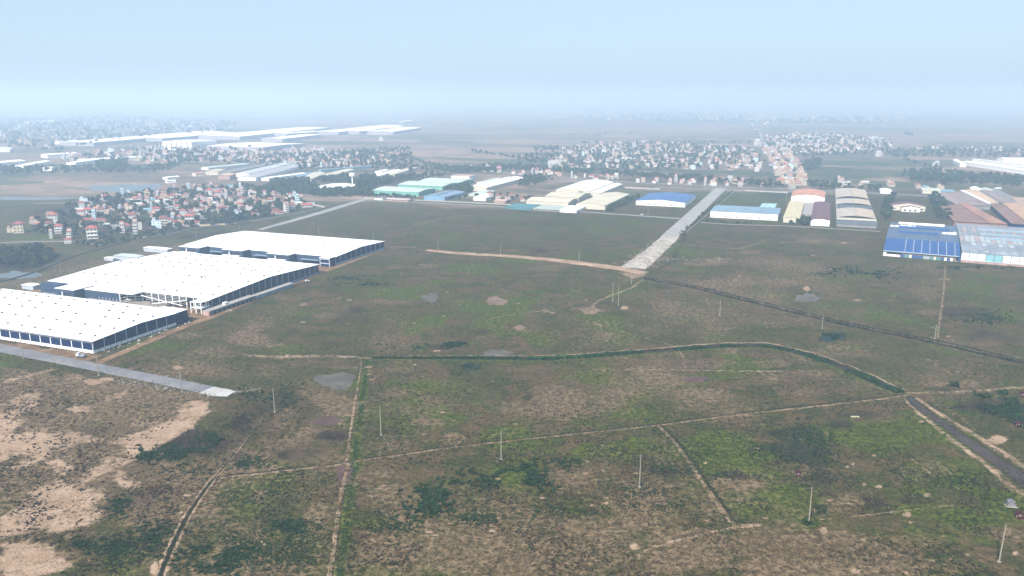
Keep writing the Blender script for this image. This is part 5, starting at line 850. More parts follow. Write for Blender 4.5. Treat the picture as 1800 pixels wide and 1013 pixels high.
def poly_points(P, n, mind, seed, tries=40):
    P = [g(*p) for p in P]; xs = [p.x for p in P]; ys = [p.y for p in P]; rr = random.Random(seed); out = []
    def inside(x, y):
        c = False
        for i in range(len(P)):
            x0, y0, x1, y1 = xs[i], ys[i], xs[i - 1], ys[i - 1]
            if (y0 > y) != (y1 > y) and x < (x1 - x0) * (y - y0) / (y1 - y0) + x0: c = not c
        return c
    t = 0
    while len(out) < n and t < n * tries:
        t += 1; x = rr.uniform(min(xs), max(xs)); y = rr.uniform(min(ys), max(ys))
        if inside(x, y) and all((x - q[0]) ** 2 + (y - q[1]) ** 2 > mind * mind for q in out): out.append((x, y))
    return out
def line_points(a, b, n, jit, seed):
    rr = random.Random(seed); A_, B_ = g(*a), g(*b); return [((A_.lerp(B_, (i + rr.uniform(.2, .8)) / n)).x + rr.gauss(0, jit), (A_.lerp(B_, (i + .5) / n)).y + rr.gauss(0, jit)) for i in range(n)]
VILL = [   # outline, houses, spacing, bearing, name of the place, weights emphasis
 ([(150, 352), (250, 340), (330, 330), (420, 326), (520, 346), (556, 359), (535, 367), (478, 380), (400, 392), (320, 403), (230, 410), (165, 408), (140, 385)], 230, 8.6, 21, 'in the near village', 0),
 ([(10, 408), (60, 388), (150, 362), (170, 405), (165, 425), (120, 428), (50, 410)], 16, 22, 21, 'left of the near village', 1),
 ([(1396, 331), (1392, 300), (1375, 280), (1358, 262), (1340, 262), (1352, 285), (1362, 305), (1370, 331)], 110, 8.5, 5, 'along the town street', 2),
 ([(1402, 331), (1398, 300), (1384, 280), (1368, 262), (1384, 262), (1402, 285), (1412, 305), (1418, 325)], 90, 8.5, 5, 'along the town street', 2),
 ([(965, 292), (985, 262), (1060, 254), (1120, 250), (1200, 254), (1320, 262), (1345, 288), (1330, 302), (1250, 300), (1180, 296), (1090, 298), (1010, 300)], 380, 10, 8, 'in the central town', 0),
 ([(1350, 262), (1345, 240), (1400, 236), (1480, 238), (1560, 244), (1570, 256), (1545, 266), (1490, 270), (1420, 276)], 300, 11, 0, 'in the right-hand town', 0),
 ([(800, 298), (860, 292), (905, 306), (960, 300), (1000, 312), (1060, 308), (1110, 318), (1260, 318), (1380, 330), (1200, 326), (1040, 316), (900, 306)], 66, 15, -10, 'along the highway', 1),
 ([(450, 278), (520, 258), (560, 262), (610, 276), (680, 268), (720, 276), (640, 296), (560, 296), (480, 290), (400, 282), (420, 268)], 240, 11, 20, 'in the far left village', 0),
 ([(1560, 262), (1640, 258), (1800, 262), (1800, 272), (1640, 266)], 34, 18, 0, 'in the strip village', 0),
 ([(1440, 322), (1560, 330), (1660, 336), (1640, 330), (1560, 325), (1470, 318)], 12, 16, 0, 'behind the barrel roofs', 1),
 ([(840, 350), (935, 356), (930, 346), (880, 342)], 8, 16, 10, 'by the back road', 1),
 ([(0, 250), (0, 212), (120, 205), (260, 210), (420, 218), (400, 232), (230, 246), (130, 252), (120, 264), (60, 268)], 420, 26, 20, 'x', 0),
 ([(100, 272), (280, 258), (430, 262), (470, 268), (400, 284), (260, 290), (240, 282), (120, 285)], 160, 20, 20, 'x', 0),
 ([(950, 208), (1060, 200), (1320, 198), (1330, 212), (1180, 213), (1020, 212)], 260, 34, 0, 'x', 0), ([(1345, 212), (1400, 202), (1620, 208), (1600, 214), (1480, 216)], 200, 34, 0, 'x', 0), ([(1300, 206), (1345, 190), (1375, 206), (1355, 232), (1325, 228)], 90, 30, 0, 'x', 0),
 ([(550, 202), (720, 196), (900, 200), (880, 204), (700, 204)], 60, 60, 0, 'x', 0)]
HOUSES = []
for vi, (P, n, sp, ang, place, emph) in enumerate(VILL):
    rr = random.Random(50 + vi)
    for (x, y) in poly_points(P, n, sp, 900 + vi):
        ws = [p[3] for p in PROTO]
        if emph == 1: ws = [w * (2 if p[0] in ('villa', 'flat', 'hip') else .5) for w, p in zip(ws, PROTO)]
        if emph == 2: ws = [w * (3 if p[2] in ('orange',) or p[1] == 'pinkish' else .35) for w, p in zip(ws, PROTO)]
        HOUSES.append([x, y, R(ang + rr.choice((0, 0, 90, 180)) + rr.gauss(0, 7)), rr.choices(range(len(PROTO)), ws)[0], rr.uniform(.68, 1.02) * (1.0 if place != 'x' else 1.3), place])
BIG = [(35, 409, 1, 1.25), (60, 393, 13, 1.0), (95, 392, 0, 1.25), (108, 397, 3, .9), (123, 420, 8, 1.0), (164, 419, 0, 1.35), (216, 408, 8, 1.1), (239, 410, 10, 1.15), (288, 396, 1, 1.1), (334, 395, 0, 1.3), (155, 377, 2, 1.2), (234, 390, 0, 1.1), (383, 350, 0, 1.25), (476, 360, 0, 1.0), (485, 351, 2, 1.0), (515, 366, 8, 1.0), (540, 364, 4, 1.3), (1480, 328, 8, 1.3), (1753, 334, 14, .9), (970, 297, 12, 1.9), (1545, 275, 12, 1.6), (1645, 292, 12, 1.3), (670, 248, 12, 1.6), (1332, 256, 12, 2.2), (1284, 320, 12, 1.2)]
for x, y, p, s in BIG:
    c = g(x, y); HOUSES = [h for h in HOUSES if (h[0] - c.x) ** 2 + (h[1] - c.y) ** 2 > 14 ** 2]; HOUSES.append([c.x, c.y, R(21 + random.choice((0, 180))), p, s, None])
def size_of(h): return h[4] * {'villa': 12, 'hip': 10, 'bungalow': 8, 'tube': 10, 'tall_tube': 12, 'flat': 10, 'barn': 9}[PROTO[h[3]][0]] / h[1]
HOUSES.sort(key=size_of, reverse=True); near = HOUSES[:298]; far = HOUSES[298:]
def ordinal(i): return f"{i}{'th' if 10 <= i % 100 <= 20 else {1: 'st', 2: 'nd', 3: 'rd'}.get(i % 10, 'th')}"
for h in near:
    if h[5] is None: h[5] = 'in the near village' if h[0] < -250 else 'outside villages'
near.sort(key=lambda h: pxof(h[0], h[1])[0]); cnt = {}; tot = {}
for h in near: tot[(h[3], h[5])] = tot.get((h[3], h[5]), 0) + 1
for h in near:
    kind, wall, roof, _, ms = PROTO[h[3]]; key = (h[3], h[5]); cnt[key] = cnt.get(key, 0) + 1
    what = WORDS[kind].format(w=wall.replace('_', ' '), r=roof)
    lab = f"{what.replace('flat-topped two-storey pale blue', 'flat-topped pale blue').replace('pale blue', 'pale-blue')}, {ordinal(cnt[key]) + ' such from left ' if tot[key] > 1 else ''}{h[5]}"
    r = empty('house', (h[0], h[1], float(terrain(h[0], h[1]))), h[2], lab, 'house', 'houses ' + h[5]); r.scale = (h[4],) * 3
    for nm, me in ms.items():
        o = ob(nm, me, r)
        if nm == 'windows': o['kind'] = 'stuff'
# the rest, too many and too small to tell apart
def mass_houses():
    V = {}; 
    for h in far:
        kind, wall, roof, _, ms = PROTO[h[3]]; c, s = math.cos(h[2]), math.sin(h[2])
        for nm in ('wall', 'roof'):
            me = ms[nm]; k = me.materials[0].name; v, f, mi = V.setdefault('all', ([], [], [])); n = len(v)
            for q in me.vertices: x, y, z = q.co * h[4]; v.append((x * c - y * s + h[0], x * s + y * c + h[1], z))
            for p in me.polygons: f.append(tuple(n + i for i in p.vertices)); mi.append(k)
    v, f, mi = V['all']; me = bpy.data.meshes.new('distant_houses'); me.from_pydata(v, [], f); names = sorted(set(mi))
    for q in names: me.materials.append(MATS[q])
    me.polygons.foreach_set('material_index', [names.index(q) for q in mi]); me.update(); ob('distant_houses', me, kind='stuff')
mass_houses()

# ------------------------------------------------------------------ trees
LM = [leaf_mat('leaf_dark', (0.0096, 0.0192, 0.0064), (0.0208, 0.0336, 0.0104)), leaf_mat('leaf_mid', (0.0144, 0.0256, 0.0072), (0.0288, 0.0416, 0.0128)), leaf_mat('leaf_grey', (0.0176, 0.0256, 0.0104), (0.0320, 0.0400, 0.0176))]
BARK = M('bark', (.10, .075, .055), .9)
def crown_mesh(seed, m, h=9.0, w=7.0, n=150, leaf=1.25):
    rr = np.random.default_rng(seed); nl = 6; lobes = [(rr.normal(0, w * .2), rr.normal(0, w * .2), h * rr.uniform(.45, .82), w * rr.uniform(.2, .34)) for _ in range(nl)]
    V = []; Fs = []
    for i in range(n):
        l = lobes[i % nl]; u = rr.normal(size=3); u /= np.linalg.norm(u); rad = l[3] * rr.uniform(.55, 1.1); p = np.array(l[:3]) + u * rad * np.array([1, 1, .85])
        nrm = u + rr.normal(size=3) * .5 + np.array([0, 0, .3]); nrm /= np.linalg.norm(nrm); t = np.cross(nrm, rr.normal(size=3)); t /= np.linalg.norm(t); b = np.cross(nrm, t); s = leaf * rr.uniform(.6, 1.25) * w / 7; k = len(V)
        V += [p - t * s, p + b * s * .8 + nrm * .15, p + t * s, p - b * s * .8 - nrm * .1]; Fs.append((k, k + 1, k + 2, k + 3))
    V = np.array(V); return np_mesh('crown', V, Fs, m)
def trunk_mesh(h=5.0, r=.28, seed=0):
    rr = random.Random(seed); q = MB().cyl((0, 0), r, r * .6, 0, h * .75, 6)
    for i in range(3):
        a = rr.uniform(0, 6.28); q.bar((0, 0, h * .55), (math.cos(a) * 1.6, math.sin(a) * 1.6, h * 1.1), r * .7)
    return q.mesh('trunk', BARK)
CR = [crown_mesh(i, LM[i % 3], *((9, 7.5), (8, 8.5), (11, 6.5), (7, 7), (9.5, 9), (6, 6))[i]) for i in range(6)]; TK = [trunk_mesh(4 + i % 3, .25, i) for i in range(3)]
TREES = []      # x, y, scale, place
def grove(P, n, sp, s0, s1, place, seed):
    rr = random.Random(seed)
    for (x, y) in poly_points(P, n, sp, seed): TREES.append((x, y, rr.uniform(s0, s1), place))
def tree_line(a, b, n, jit, s0, s1, place, seed):
    rr = random.Random(seed)
    for (x, y) in line_points(a, b, n, jit, seed): TREES.append((x, y, rr.uniform(s0, s1), place))
grove([(0, 446), (40, 440), (72, 440), (98, 456), (70, 466), (50, 476), (28, 471), (0, 470)], 90, 5.5, .8, 1.25, 'in the dark grove at the left frame edge', 1)
grove([(478, 330), (500, 322), (545, 320), (560, 337), (590, 340), (640, 338), (655, 332), (655, 345), (560, 346), (490, 340)], 110, 7, 1.0, 1.5, 'in the grove around the half-hidden white roof', 2)
grove([(612, 328), (640, 314), (662, 316), (655, 335)], 40, 7, 1.1, 1.6, 'in the grove around the water tower', 3)
grove([(655, 318), (700, 314), (760, 308), (790, 312), (740, 316), (700, 322), (668, 324)], 44, 9, 1.0, 1.5, 'between the green sheds and the old works', 4)
tree_line((655, 347), (732, 349), 18, 1.5, .7, 1.0, 'in the row in front of the nearest green shed', 5)
tree_line((1066, 372), (1120, 350), 26, 2.5, .8, 1.15, 'along the right wall of the long cream shed', 6)
tree_line((1194, 415), (1286, 338), 46, 1.5, .28, .55, 'in the young row along the concrete road', 7)
tree_line((1556, 388), (1564, 348), 20, 4, 1.0, 1.5, 'between the barrel-roofed factory and the villa', 8)
grove([(1632, 350), (1648, 346), (1672, 388), (1648, 386)], 34, 7, 1.0, 1.5, 'between the villa and the brown works', 9)
grove([(1395, 388), (1424, 386), (1424, 396), (1385, 397)], 16, 5, .7, 1.1, 'in front of the yellow and maroon sheds', 10)
grove([(1580, 307), (1640, 303), (1720, 309), (1800, 316), (1790, 330), (1720, 326), (1660, 326), (1600, 320)], 170, 11, 1.1, 1.7, 'in the wood behind the brown works', 11)
grove([(1420, 322), (1475, 320), (1490, 330), (1560, 332), (1540, 338), (1455, 336), (1425, 330)], 50, 9, .9, 1.4, 'behind the orange hall', 12)
grove([(152, 350), (260, 338), (420, 326), (550, 358), (478, 380), (320, 403), (170, 425), (60, 412), (60, 392)], 520, 5.5, .75, 1.3, 'among the houses of the near village', 13)
grove([(360, 392), (440, 378), (470, 372), (480, 380), (420, 394), (370, 398)], 50, 7, .9, 1.3, 'in the dark clump below the near village', 14)
grove([(965, 296), (985, 264), (1120, 252), (1320, 262), (1345, 290), (1250, 302), (1100, 300)], 620, 7, .8, 1.4, 'x', 15)
grove([(1345, 262), (1345, 238), (1480, 236), (1570, 252), (1560, 270), (1420, 280), (1360, 300)], 420, 8, .8, 1.4, 'x', 16)
grove([(1400, 300), (1420, 285), (1450, 282), (1445, 296), (1420, 304)], 40, 9, 1.2, 1.6, 'x', 17)
grove([(800, 304), (900, 300), (1000, 306), (1110, 312), (1380, 332), (1380, 324), (1200, 312), (1000, 298), (860, 290)], 420, 7, .8, 1.4, 'x', 18)
grove([(1555, 268), (1640, 262), (1800, 268), (1800, 280), (1680, 278), (1570, 278)], 160, 12, .9, 1.5, 'x', 19)
grove([(165, 292), (190, 286), (218, 284), (228, 296), (215, 306), (180, 305)], 90, 10, 1.2, 1.8, 'x', 20)
grove([(225, 298), (330, 286), (300, 300), (240, 308)], 60, 12, 1.0, 1.5, 'x', 21)
grove([(296, 282), (320, 268), (345, 270), (380, 284), (330, 288)], 60, 10, 1.2, 1.8, 'x', 22)
grove([(0, 310), (0, 296), (160, 296), (170, 305), (100, 306)], 80, 14, 1.0, 1.6, 'x', 23)
grove([(400, 290), (450, 276), (720, 262), (730, 282), (800, 300), (720, 304), (640, 298), (520, 300)], 560, 9, .9, 1.5, 'x', 24)
grove([(0, 262), (0, 212), (200, 206), (420, 218), (400, 236), (230, 250), (100, 272)], 600, 20, 1.6, 2.6, 'x', 25)
grove([(100, 284), (280, 260), (470, 266), (400, 288)], 150, 16, 1.0, 1.7, 'x', 26)
grove([(950, 213), (1060, 202), (1320, 200), (1330, 216), (1180, 217), (1020, 216)], 260, 28, 1.5, 2.5, 'x', 27)
grove([(1345, 216), (1400, 206), (1625, 210), (1620, 218), (1480, 220)], 220, 28, 1.5, 2.5, 'x', 28)
grove([(900, 292), (940, 262), (985, 258), (975, 290)], 60, 12, 1.1, 1.6, 'x', 29)
grove([(790, 352), (830, 350), (940, 358), (935, 350), (870, 344)], 26, 7, .7, 1.1, 'by the small houses on the back road', 30)
grove([(905, 330), (935, 325), (960, 318), (930, 318)], 14, 8, .8, 1.2, 'left of the cream works', 31)
tree_line((1655, 305), (1560, 272), 18, 8, 1.0, 1.5, 'x', 32); tree_line((830, 268), (960, 288), 24, 4, .9, 1.4, 'x', 33); tree_line((1010, 254), (1340, 252), 50, 8, .8, 1.3, 'x', 34)
grove([(130, 432), (200, 424), (280, 408), (330, 402), (300, 412), (180, 436)], 40, 6, .5, .9, 'along the strip wall below the near village', 35)
TREES.append((*g(1597, 241)[:2], 3.4, 'alone')); tree_line((1014, 344), (1030, 342), 5, 1.5, .7, .9, 'left of the cream works', 36); tree_line((1240, 392), (1330, 396), 8, 2, .5, .8, 'below the pale blue roof', 38)
tree_line((1000, 240), (1120, 236), 14, 14, 1.0, 1.5, 'x', 39); tree_line((100, 405), (130, 400), 8, 6, .9, 1.2, 'among the houses of the near village', 40); tree_line((1575, 691), (1578, 690), 2, .5, .28, .36, 'at the crossing of the tracks', 41)
for _k, (_P, _n) in enumerate((([(475, 322), (540, 318), (545, 332), (560, 346), (480, 340)], 150), ([(548, 337), (584, 340), (655, 331), (655, 346), (560, 347)], 110), ([(616, 328), (640, 311), (664, 315), (655, 331)], 90), ([(558, 318), (612, 311), (622, 321), (566, 321)], 70), ([(657, 325), (690, 319), (735, 312), (700, 318), (668, 326)], 50), ([(786, 333), (824, 330), (830, 341), (812, 340)], 40), ([(440, 338), (480, 330), (480, 342), (450, 344)], 40), ([(900, 318), (960, 312), (975, 318), (925, 330)], 40), ([(740, 300), (830, 296), (880, 304), (800, 306)], 70))): grove(_P, _n, 6, .95, 1.5, 'x', 200 + _k)
TREES = [t for t in TREES if not any((t[0] - h[0]) ** 2 + (t[1] - h[1]) ** 2 < 30 for h in HOUSES)]
order = sorted(range(len(TREES)), key=lambda i: -TREES[i][2] / TREES[i][1]); own = set(i for i in order if TREES[i][3] != 'x') ; own = [i for i in order if i in own][:298]; alone = [i for i in order if TREES[i][3] == 'alone']
own = (alone + [i for i in own if i not in alone])[:298]; ownset = set(own); own.sort(key=lambda i: pxof(*TREES[i][:2])[0]); nth = {}
for i in own:
    x, y, s, pl = TREES[i]; k = random.randrange(6)
    lab = 'great dark round tree standing alone in the far fields' if pl == 'alone' else None
    if lab is None: nth[pl] = nth.get(pl, 0) + 1; lab = f'bushy tree, {ordinal(nth[pl])} from left {pl}'
    r = empty('tree', (x, y, float(terrain(x, y)) - .1), random.uniform(0, 6.28), lab, 'tree', 'trees ' + pl); r.scale = (s * random.uniform(.9, 1.1), s * random.uniform(.9, 1.1), s)
    ob('crown', CR[k], r); ob('trunk', TK[k % 3], r)
def mass_trees():
    V = []; Fs = []; n = 0; B = [(np.array([v.co[:] for v in c.vertices]), np.array([p.vertices[:] for p in c.polygons])) for c in CR]; rr = np.random.default_rng(5)
    for i, (x, y, s, pl) in enumerate(TREES):
        if i in ownset: continue
        bv, bf = B[rr.integers(6)]
        if y > 2400: bf = bf[::2]; s2 = 1.25
        else: s2 = 1.0
        a = rr.uniform(0, 6.28); c, sn = math.cos(a), math.sin(a); q = bv * s * s2; V.append(np.stack([q[:, 0] * c - q[:, 1] * sn + x, q[:, 0] * sn + q[:, 1] * c + y, q[:, 2] - .1], -1)); Fs.append(bf + n); n += len(q)
    ob('woods', np_mesh('woods', np.concatenate(V), np.concatenate(Fs), LM[1]), kind='stuff')
mass_trees()

# ------------------------------------------------------------------ poles, walls, tombs, truck
POLEM = M('concrete_pole', (.28, .255, .20), .85, .08, .5); IRON = M('dark_iron', (.10, .10, .10), .6)
def pole_meshes():
    arm = MB().box(-1.1, 1.1, -.09, .09, 15.3, 15.5)
    for x in (-1, 0, 1): arm.cyl((x, 0), .08, .06, 15.5, 15.95, 6)
    return MB().cyl((0, 0), .33, .2, 0, 16.2, 8).mesh('post', POLEM), arm.mesh('crossarm', IRON), MB().box(-.6, .6, -.5, .5, -.1, .35).mesh('footing', CONCR)
PM = pole_meshes()
for (x, y, ph, lab) in ((483, 725, 15.3, 'pole left of the grey pond, between two ditches'), (670, 765, 17, 'pole just right of the green ditch'), (881, 808, 16, 'pole standing at the long diagonal track, above the dark shrubs'), (1124, 857, 16.7, 'pole right of the dark shrub patch'), (1422, 917, 16.6, 'pole on a green tuft below the weedy patch'), (1756, 988, 16.6, 'leaning pole with crossarm in the bottom right corner'), (1265, 555, 14, 'pole just below the long dark ditch'), (1087, 537, 19.4, 'nearer one of the two poles standing together'), (1077, 530, 17.6, 'farther one of the two poles standing together'),
                        (1445, 577, 11.4, 'short pole beside the long dark ditch'), (880, 448, 13, 'pole by the left part of the dirt road'), (1018, 459, 12.5, 'pole by the middle of the dirt road'), (770, 437, 13, 'pole at the left end of the dirt road'), (1110, 499, 13, 'pole below the dirt crossing'), (174, 660, 15, 'pole beside the asphalt road below the corner of the front warehouse'), (320, 690, 15, 'pole near the end of the asphalt road'), (41, 630, 14, 'pole beside the asphalt road at the left frame edge'), (108, 482, 14, 'pole behind the far left corner of the middle warehouse'), (346, 421, 12, 'pole behind the left corner of the back warehouse'), (421, 404, 12, 'pole behind the back warehouse roof'),
                        (1139, 381, 18, 'tall pole in front of the blue roofed shed'), (1062, 375, 14, 'pole at the corner of the long cream shed'), (1643, 595, 11, 'pole at the crossing of the wheel track and the dark ditch'), (560, 411, 11, 'pole behind the middle of the back warehouse'), (657, 425, 12, 'pole at the right end of the back warehouse'), (1382, 352, 15, 'green mast left of the orange hall'), (1139, 470, 4.5, 'short marker post at the rubble road'), (1100, 318, 12, 'thin pole at the highway')):
    r = empty('utility_pole', g(x, y) + Vector((0, 0, float(terrain(*g(x, y)[:2])))), R(random.choice((20, 25, 110)) + random.uniform(-5, 5)), lab, 'pole', 'concrete poles across the field')
    r.scale = (1, 1, ph / 16.2); r.rotation_euler[1] = R(2.2 if x == 1756 else random.uniform(-.5, .5))
    for nm, me in zip(('post', 'crossarm', 'footing'), PM): ob(nm, me, r)
def wall_line(name, pts, h, m, label, gap=6.0):
    q = polyline(pts); q = q[np.concatenate([[True], np.linalg.norm(np.diff(q, axis=0), axis=1) > .01])]; L = np.concatenate([[0], np.cumsum(np.linalg.norm(np.diff(q, axis=0), axis=1))]); n = max(2, int(L[-1] / gap)); s = np.linspace(0, L[-1], n); P = np.stack([np.interp(s, L, q[:, 0]), np.interp(s, L, q[:, 1])], -1)
    r = empty(name, (P[0][0], P[0][1], 0), 0, label, 'wall'); mb = MB(); mp = MB(); P0 = P[0]
    for a, b in zip(P[:-1], P[1:]): mb.bar((a[0] - P0[0], a[1] - P0[1], h / 2), (b[0] - P0[0], b[1] - P0[1], h / 2), .3, h)
    for a in P: mp.box(a[0] - P0[0] - .28, a[0] - P0[0] + .28, a[1] - P0[1] - .28, a[1] - P0[1] + .28, 0, h + .3)
    mb.build('wall_run', m, r); mp.build('piers', m, r, kind='stuff')
WALLM = M('weathered_wall', (.20, .19, .17), .9, .15, .2); PALEW = M('pale_wall', (.40, .38, .35), .9, .12, .2)
wall_line('boundary_wall', [(-10, 500), (60, 480), (130, 452), (200, 432), (240, 420)], 1.6, WALLM, 'weathered boundary wall running past the dark grove and the ponds')
wall_line('boundary_wall', [(240, 420), (300, 412), (360, 400), (440, 390), (520, 377), (572, 366)], 1.8, PALEW, 'pale boundary wall below the near village')
wall_line('boundary_wall', [(395, 396), (352, 398)], 2.6, M('yellow_wall', (.55, .46, .26), .9), 'short yellowish wall run below the near village')
wall_line('boundary_wall', [(548, 361), (572, 366)], 3.0, PALEW, 'white wall at the right tip of the near village')
wall_line('boundary_wall', [(640, 349), (760, 354), (900, 361), (935, 364)], 1.8, PALEW, 'pale wall along the back road')
wall_line('boundary_wall', [(1098, 331), (1160, 334)], 3, PALEW, 'cream wall behind the long cream shed'); wall_line('boundary_wall', [(1310, 336), (1385, 340)], 2.5, PALEW, 'pale wall along the highway right of the concrete road')
wall_line('boundary_wall', [(1232, 392), (1300, 396), (1375, 398), (1480, 404), (1548, 408)], 1.3, WALLM, 'weathered wall in front of the pale blue roof and the barrel roofs')
wall_line('kerb_wall', [(1207, 408), (1230, 389), (1268, 357), (1290, 338)], .9, PALEW, 'low pale footpath edge along the right of the concrete road')
# tombs
TR = M('tomb_red', (.06, .006, .010), .6, .15, .6); TW = M('tomb_white', (.26, .22, .20), .7); TG = M('tomb_grey', (.20, .20, .23), .7, .2, .6)
def tomb(x, y, s, m, label):
    r = empty('tomb', g(x, y) + Vector((0, 0, float(terrain(*g(x, y)[:2])))), R(-12), label, 'tomb', 'tombs in the fields'); r.scale = (s,) * 3
    put('base', MB().box(-1.6, 1.6, -1.2, 1.4, -.2, .5), m, r); put('body', MB().box(-1.0, 1.0, -.4, 1.0, .5, 1.7), m, r); put('roof', MB().prism([(-1.5, 1.7), (1.5, 1.7), (1.3, 1.95), (.3, 2.5), (-.3, 2.5), (-1.3, 1.95)], -.7, 1.2), m, r)
    put('plaque', MB().box(-.5, .5, -.48, -.39, .7, 1.5), TW, r); put('finial', MB().cyl((0, .2), .22, .05, 2.5, 3.1, 6), m, r)
    for sx in (-1.4, 1.4): put('side_post', MB().box(sx - .15, sx + .15, -1.1, -.8, .5, 1.3), TW, r)
tomb(1403, 836, .95, TR, 'small dark red tomb with a white top by the weedy patch'); tomb(1792, 910, 1.15, TR, 'dark red tomb at the right frame edge, nearest to us'); tomb(1790, 749, 1.15, TR, 'dark red tomb right of the sandy canal bank'); tomb(1798, 697, 1.25, TR, 'dark red tomb at the right end of the upper track'); tomb(1777, 889, 1.1, TG, 'grey tomb inside a pale kerb near the red tomb')
put('kerb', MB().box(-2.4, 2.2, -1.75, -1.5, -.1, .35).box(-2.4, -2.15, -1.5, .8, -.1, .35), M('kerb_stone', (.36, .33, .28), .9), bpy.data.objects['tomb.004'])
def truck():
    r = empty('dump_truck', g(143, 628), R(-16), 'white lorry parked by the corner of the front warehouse', 'lorry')
    wv = M('truck_white', (.72, .72, .72), .35, .04, .5, spec=.5); gl = M('truck_glass', (.02, .025, .03), .1, spec=.6); ty = M('tyre', (.02, .02, .02), .9)
    put('chassis', MB().box(-3.4, 3.4, -.9, .9, .7, 1.0), IRON, r); cab = MB().prism([(-3.6, .9), (-1.6, .9), (-1.6, 3.0), (-3.1, 3.0), (-3.6, 2.0)], -1.15, 1.15).build('cab', wv, r)
    put('windscreen', MB().poly([(-3.58, -1.0, 2.05), (-3.58, 1.0, 2.05), (-3.14, 1.0, 2.9), (-3.14, -1.0, 2.9)]), gl, r)
    for s in (-1, 1): put('side_window', MB().box(-3.0, -2.0, s * 1.16 - .02, s * 1.16 + .02, 2.0, 2.8), gl, r)
    bed = MB().box(-1.4, 3.5, -1.2, 1.2, 1.0, 1.15).box(-1.4, 3.5, -1.2, -1.1, 1.15, 2.3).box(-1.4, 3.5, 1.1, 1.2, 1.15, 2.3).box(-1.4, -1.3, -1.1, 1.1, 1.15, 2.5).box(3.4, 3.5, -1.1, 1.1, 1.15, 2.2).build('cargo_bed', M('truck_bed', (.30, .33, .40), .6), r)
    for x in (-2.6, 1.6, 2.6):
        for s in (-1, 1):
            w = MB().cyl((0, 0), .5, .5, -.18, .18, 12).mesh('wheel', ty); o = ob('wheel', w, r); o.location = (x, s * 1.0, .5); o.rotation_euler = (math.pi / 2, 0, 0)
truck()
def car(x, y, rz, m, label):
    r = empty('car', g(x, y) + Vector((0, 0, .2)), R(rz), label, 'car', 'vehicles on the roads'); put('body', MB().prism([(-2.2, .35), (2.2, .35), (2.2, .9), (1.2, 1.0), (.6, 1.5), (-1.3, 1.5), (-2.0, 1.0), (-2.2, .9)], -.85, .85), m, r); put('windows', MB().prism([(-1.75, 1.02), (1.05, 1.02), (.58, 1.46), (-1.27, 1.46)], -.87, .87), DARK, r)
    for wx in (-1.4, 1.4):
        for s in (-1, 1): o = ob('wheel', MB().cyl((0, 0), .33, .33, -.12, .12, 10).mesh('wheel', IRON), r); o.location = (wx, s * .8, .33); o.rotation_euler = (math.pi / 2, 0, 0)
CW = M('car_white', (.7, .7, .7), .3, spec=.5)
car(1128, 378, -20, CW, 'white car on the back road near the blue roofed shed'); car(1050, 371, -20, M('car_blue', (.1, .16, .3), .3, spec=.5), 'dark blue car on the back road by the cream works'); car(540, 495, 30, CW, 'white pickup parked by the right end of the middle warehouse')
# odd things lying in the field
put('concrete_slab', MB().box(-2.4, 2.4, -.9, .9, 0, .25), M('pale_yellow_slab', (.46, .44, .28), .8), tag(empty('slab', g(1503, 733), 0, 'small pale yellow slab lying in the green field', 'slab')))

# ------------------------------------------------------------------ shrubs, tussocks and weeds
def tufts(name, areas, m, seed, base='shrub'):
    """plants scattered over patches (x, y, rx, ry, count, size0, size1) of the photograph"""
    rr = np.random.default_rng(seed); V = []; Fs = []; n = 0; X = []; Y = []; S = []
    for (x, y, rx, ry, k, s0, s1) in areas:
        c = g(x, y); a = g(x + rx, y) - c; b = (g(x, y - ry) - g(x, y + ry)) / 2
        u = rr.normal(size=(k, 2)) * .5; px_ = c.x + u[:, 0] * a.x + u[:, 1] * b.x; py_ = c.y + u[:, 0] * a.y + u[:, 1] * b.y
        keep = fbm(px_, py_, 11, seed, 3) + rr.normal(size=k) * .05 > .47; X.append(px_[keep]); Y.append(py_[keep]); S.append(rr.uniform(s0, s1, k)[keep])
    X = np.concatenate(X); Y = np.concatenate(Y); S = np.concatenate(S); return plant(name, X, Y, S, m, seed, base)
def plant(name, X, Y, S, m, seed, base='shrub'):
    rr = np.random.default_rng(seed + 1); N = len(X); nb = 9 if base == 'shrub' else 6; Z = terrain(X, Y); V = []; 
    for b in range(nb):
        az = rr.uniform(0, 6.28, N); el = rr.uniform(.25, 1.0, N) if base == 'shrub' else rr.uniform(.7, 1.3, N); L = S * rr.uniform(.6, 1.1, N); w = S * (rr.uniform(.22, .4, N) if base == 'shrub' else rr.uniform(.07, .14, N)); ox = rr.normal(0, .18, N) * S; oy = rr.normal(0, .18, N) * S
        dx, dy, dz = np.cos(az) * np.cos(el) * L, np.sin(az) * np.cos(el) * L, np.sin(el) * L; sx, sy = -np.sin(az) * w, np.cos(az) * w
        V.append(np.stack([np.stack([X + ox - sx * .4, Y + oy - sy * .4, Z - .05], -1), np.stack([X + ox + sx * .4, Y + oy + sy * .4, Z - .05], -1), np.stack([X + ox + dx * .75 + sx, Y + oy + dy * .75 + sy, Z + dz * .8], -1), np.stack([X + ox + dx - sx * .6, Y + oy + dy - sy * .6, Z + dz * .95], -1)], 1))
    V = np.stack(V, 1).reshape(-1, 3); f = np.arange(len(V)).reshape(-1, 4); return ob(name, np_mesh(name, V, f, m), kind='stuff')
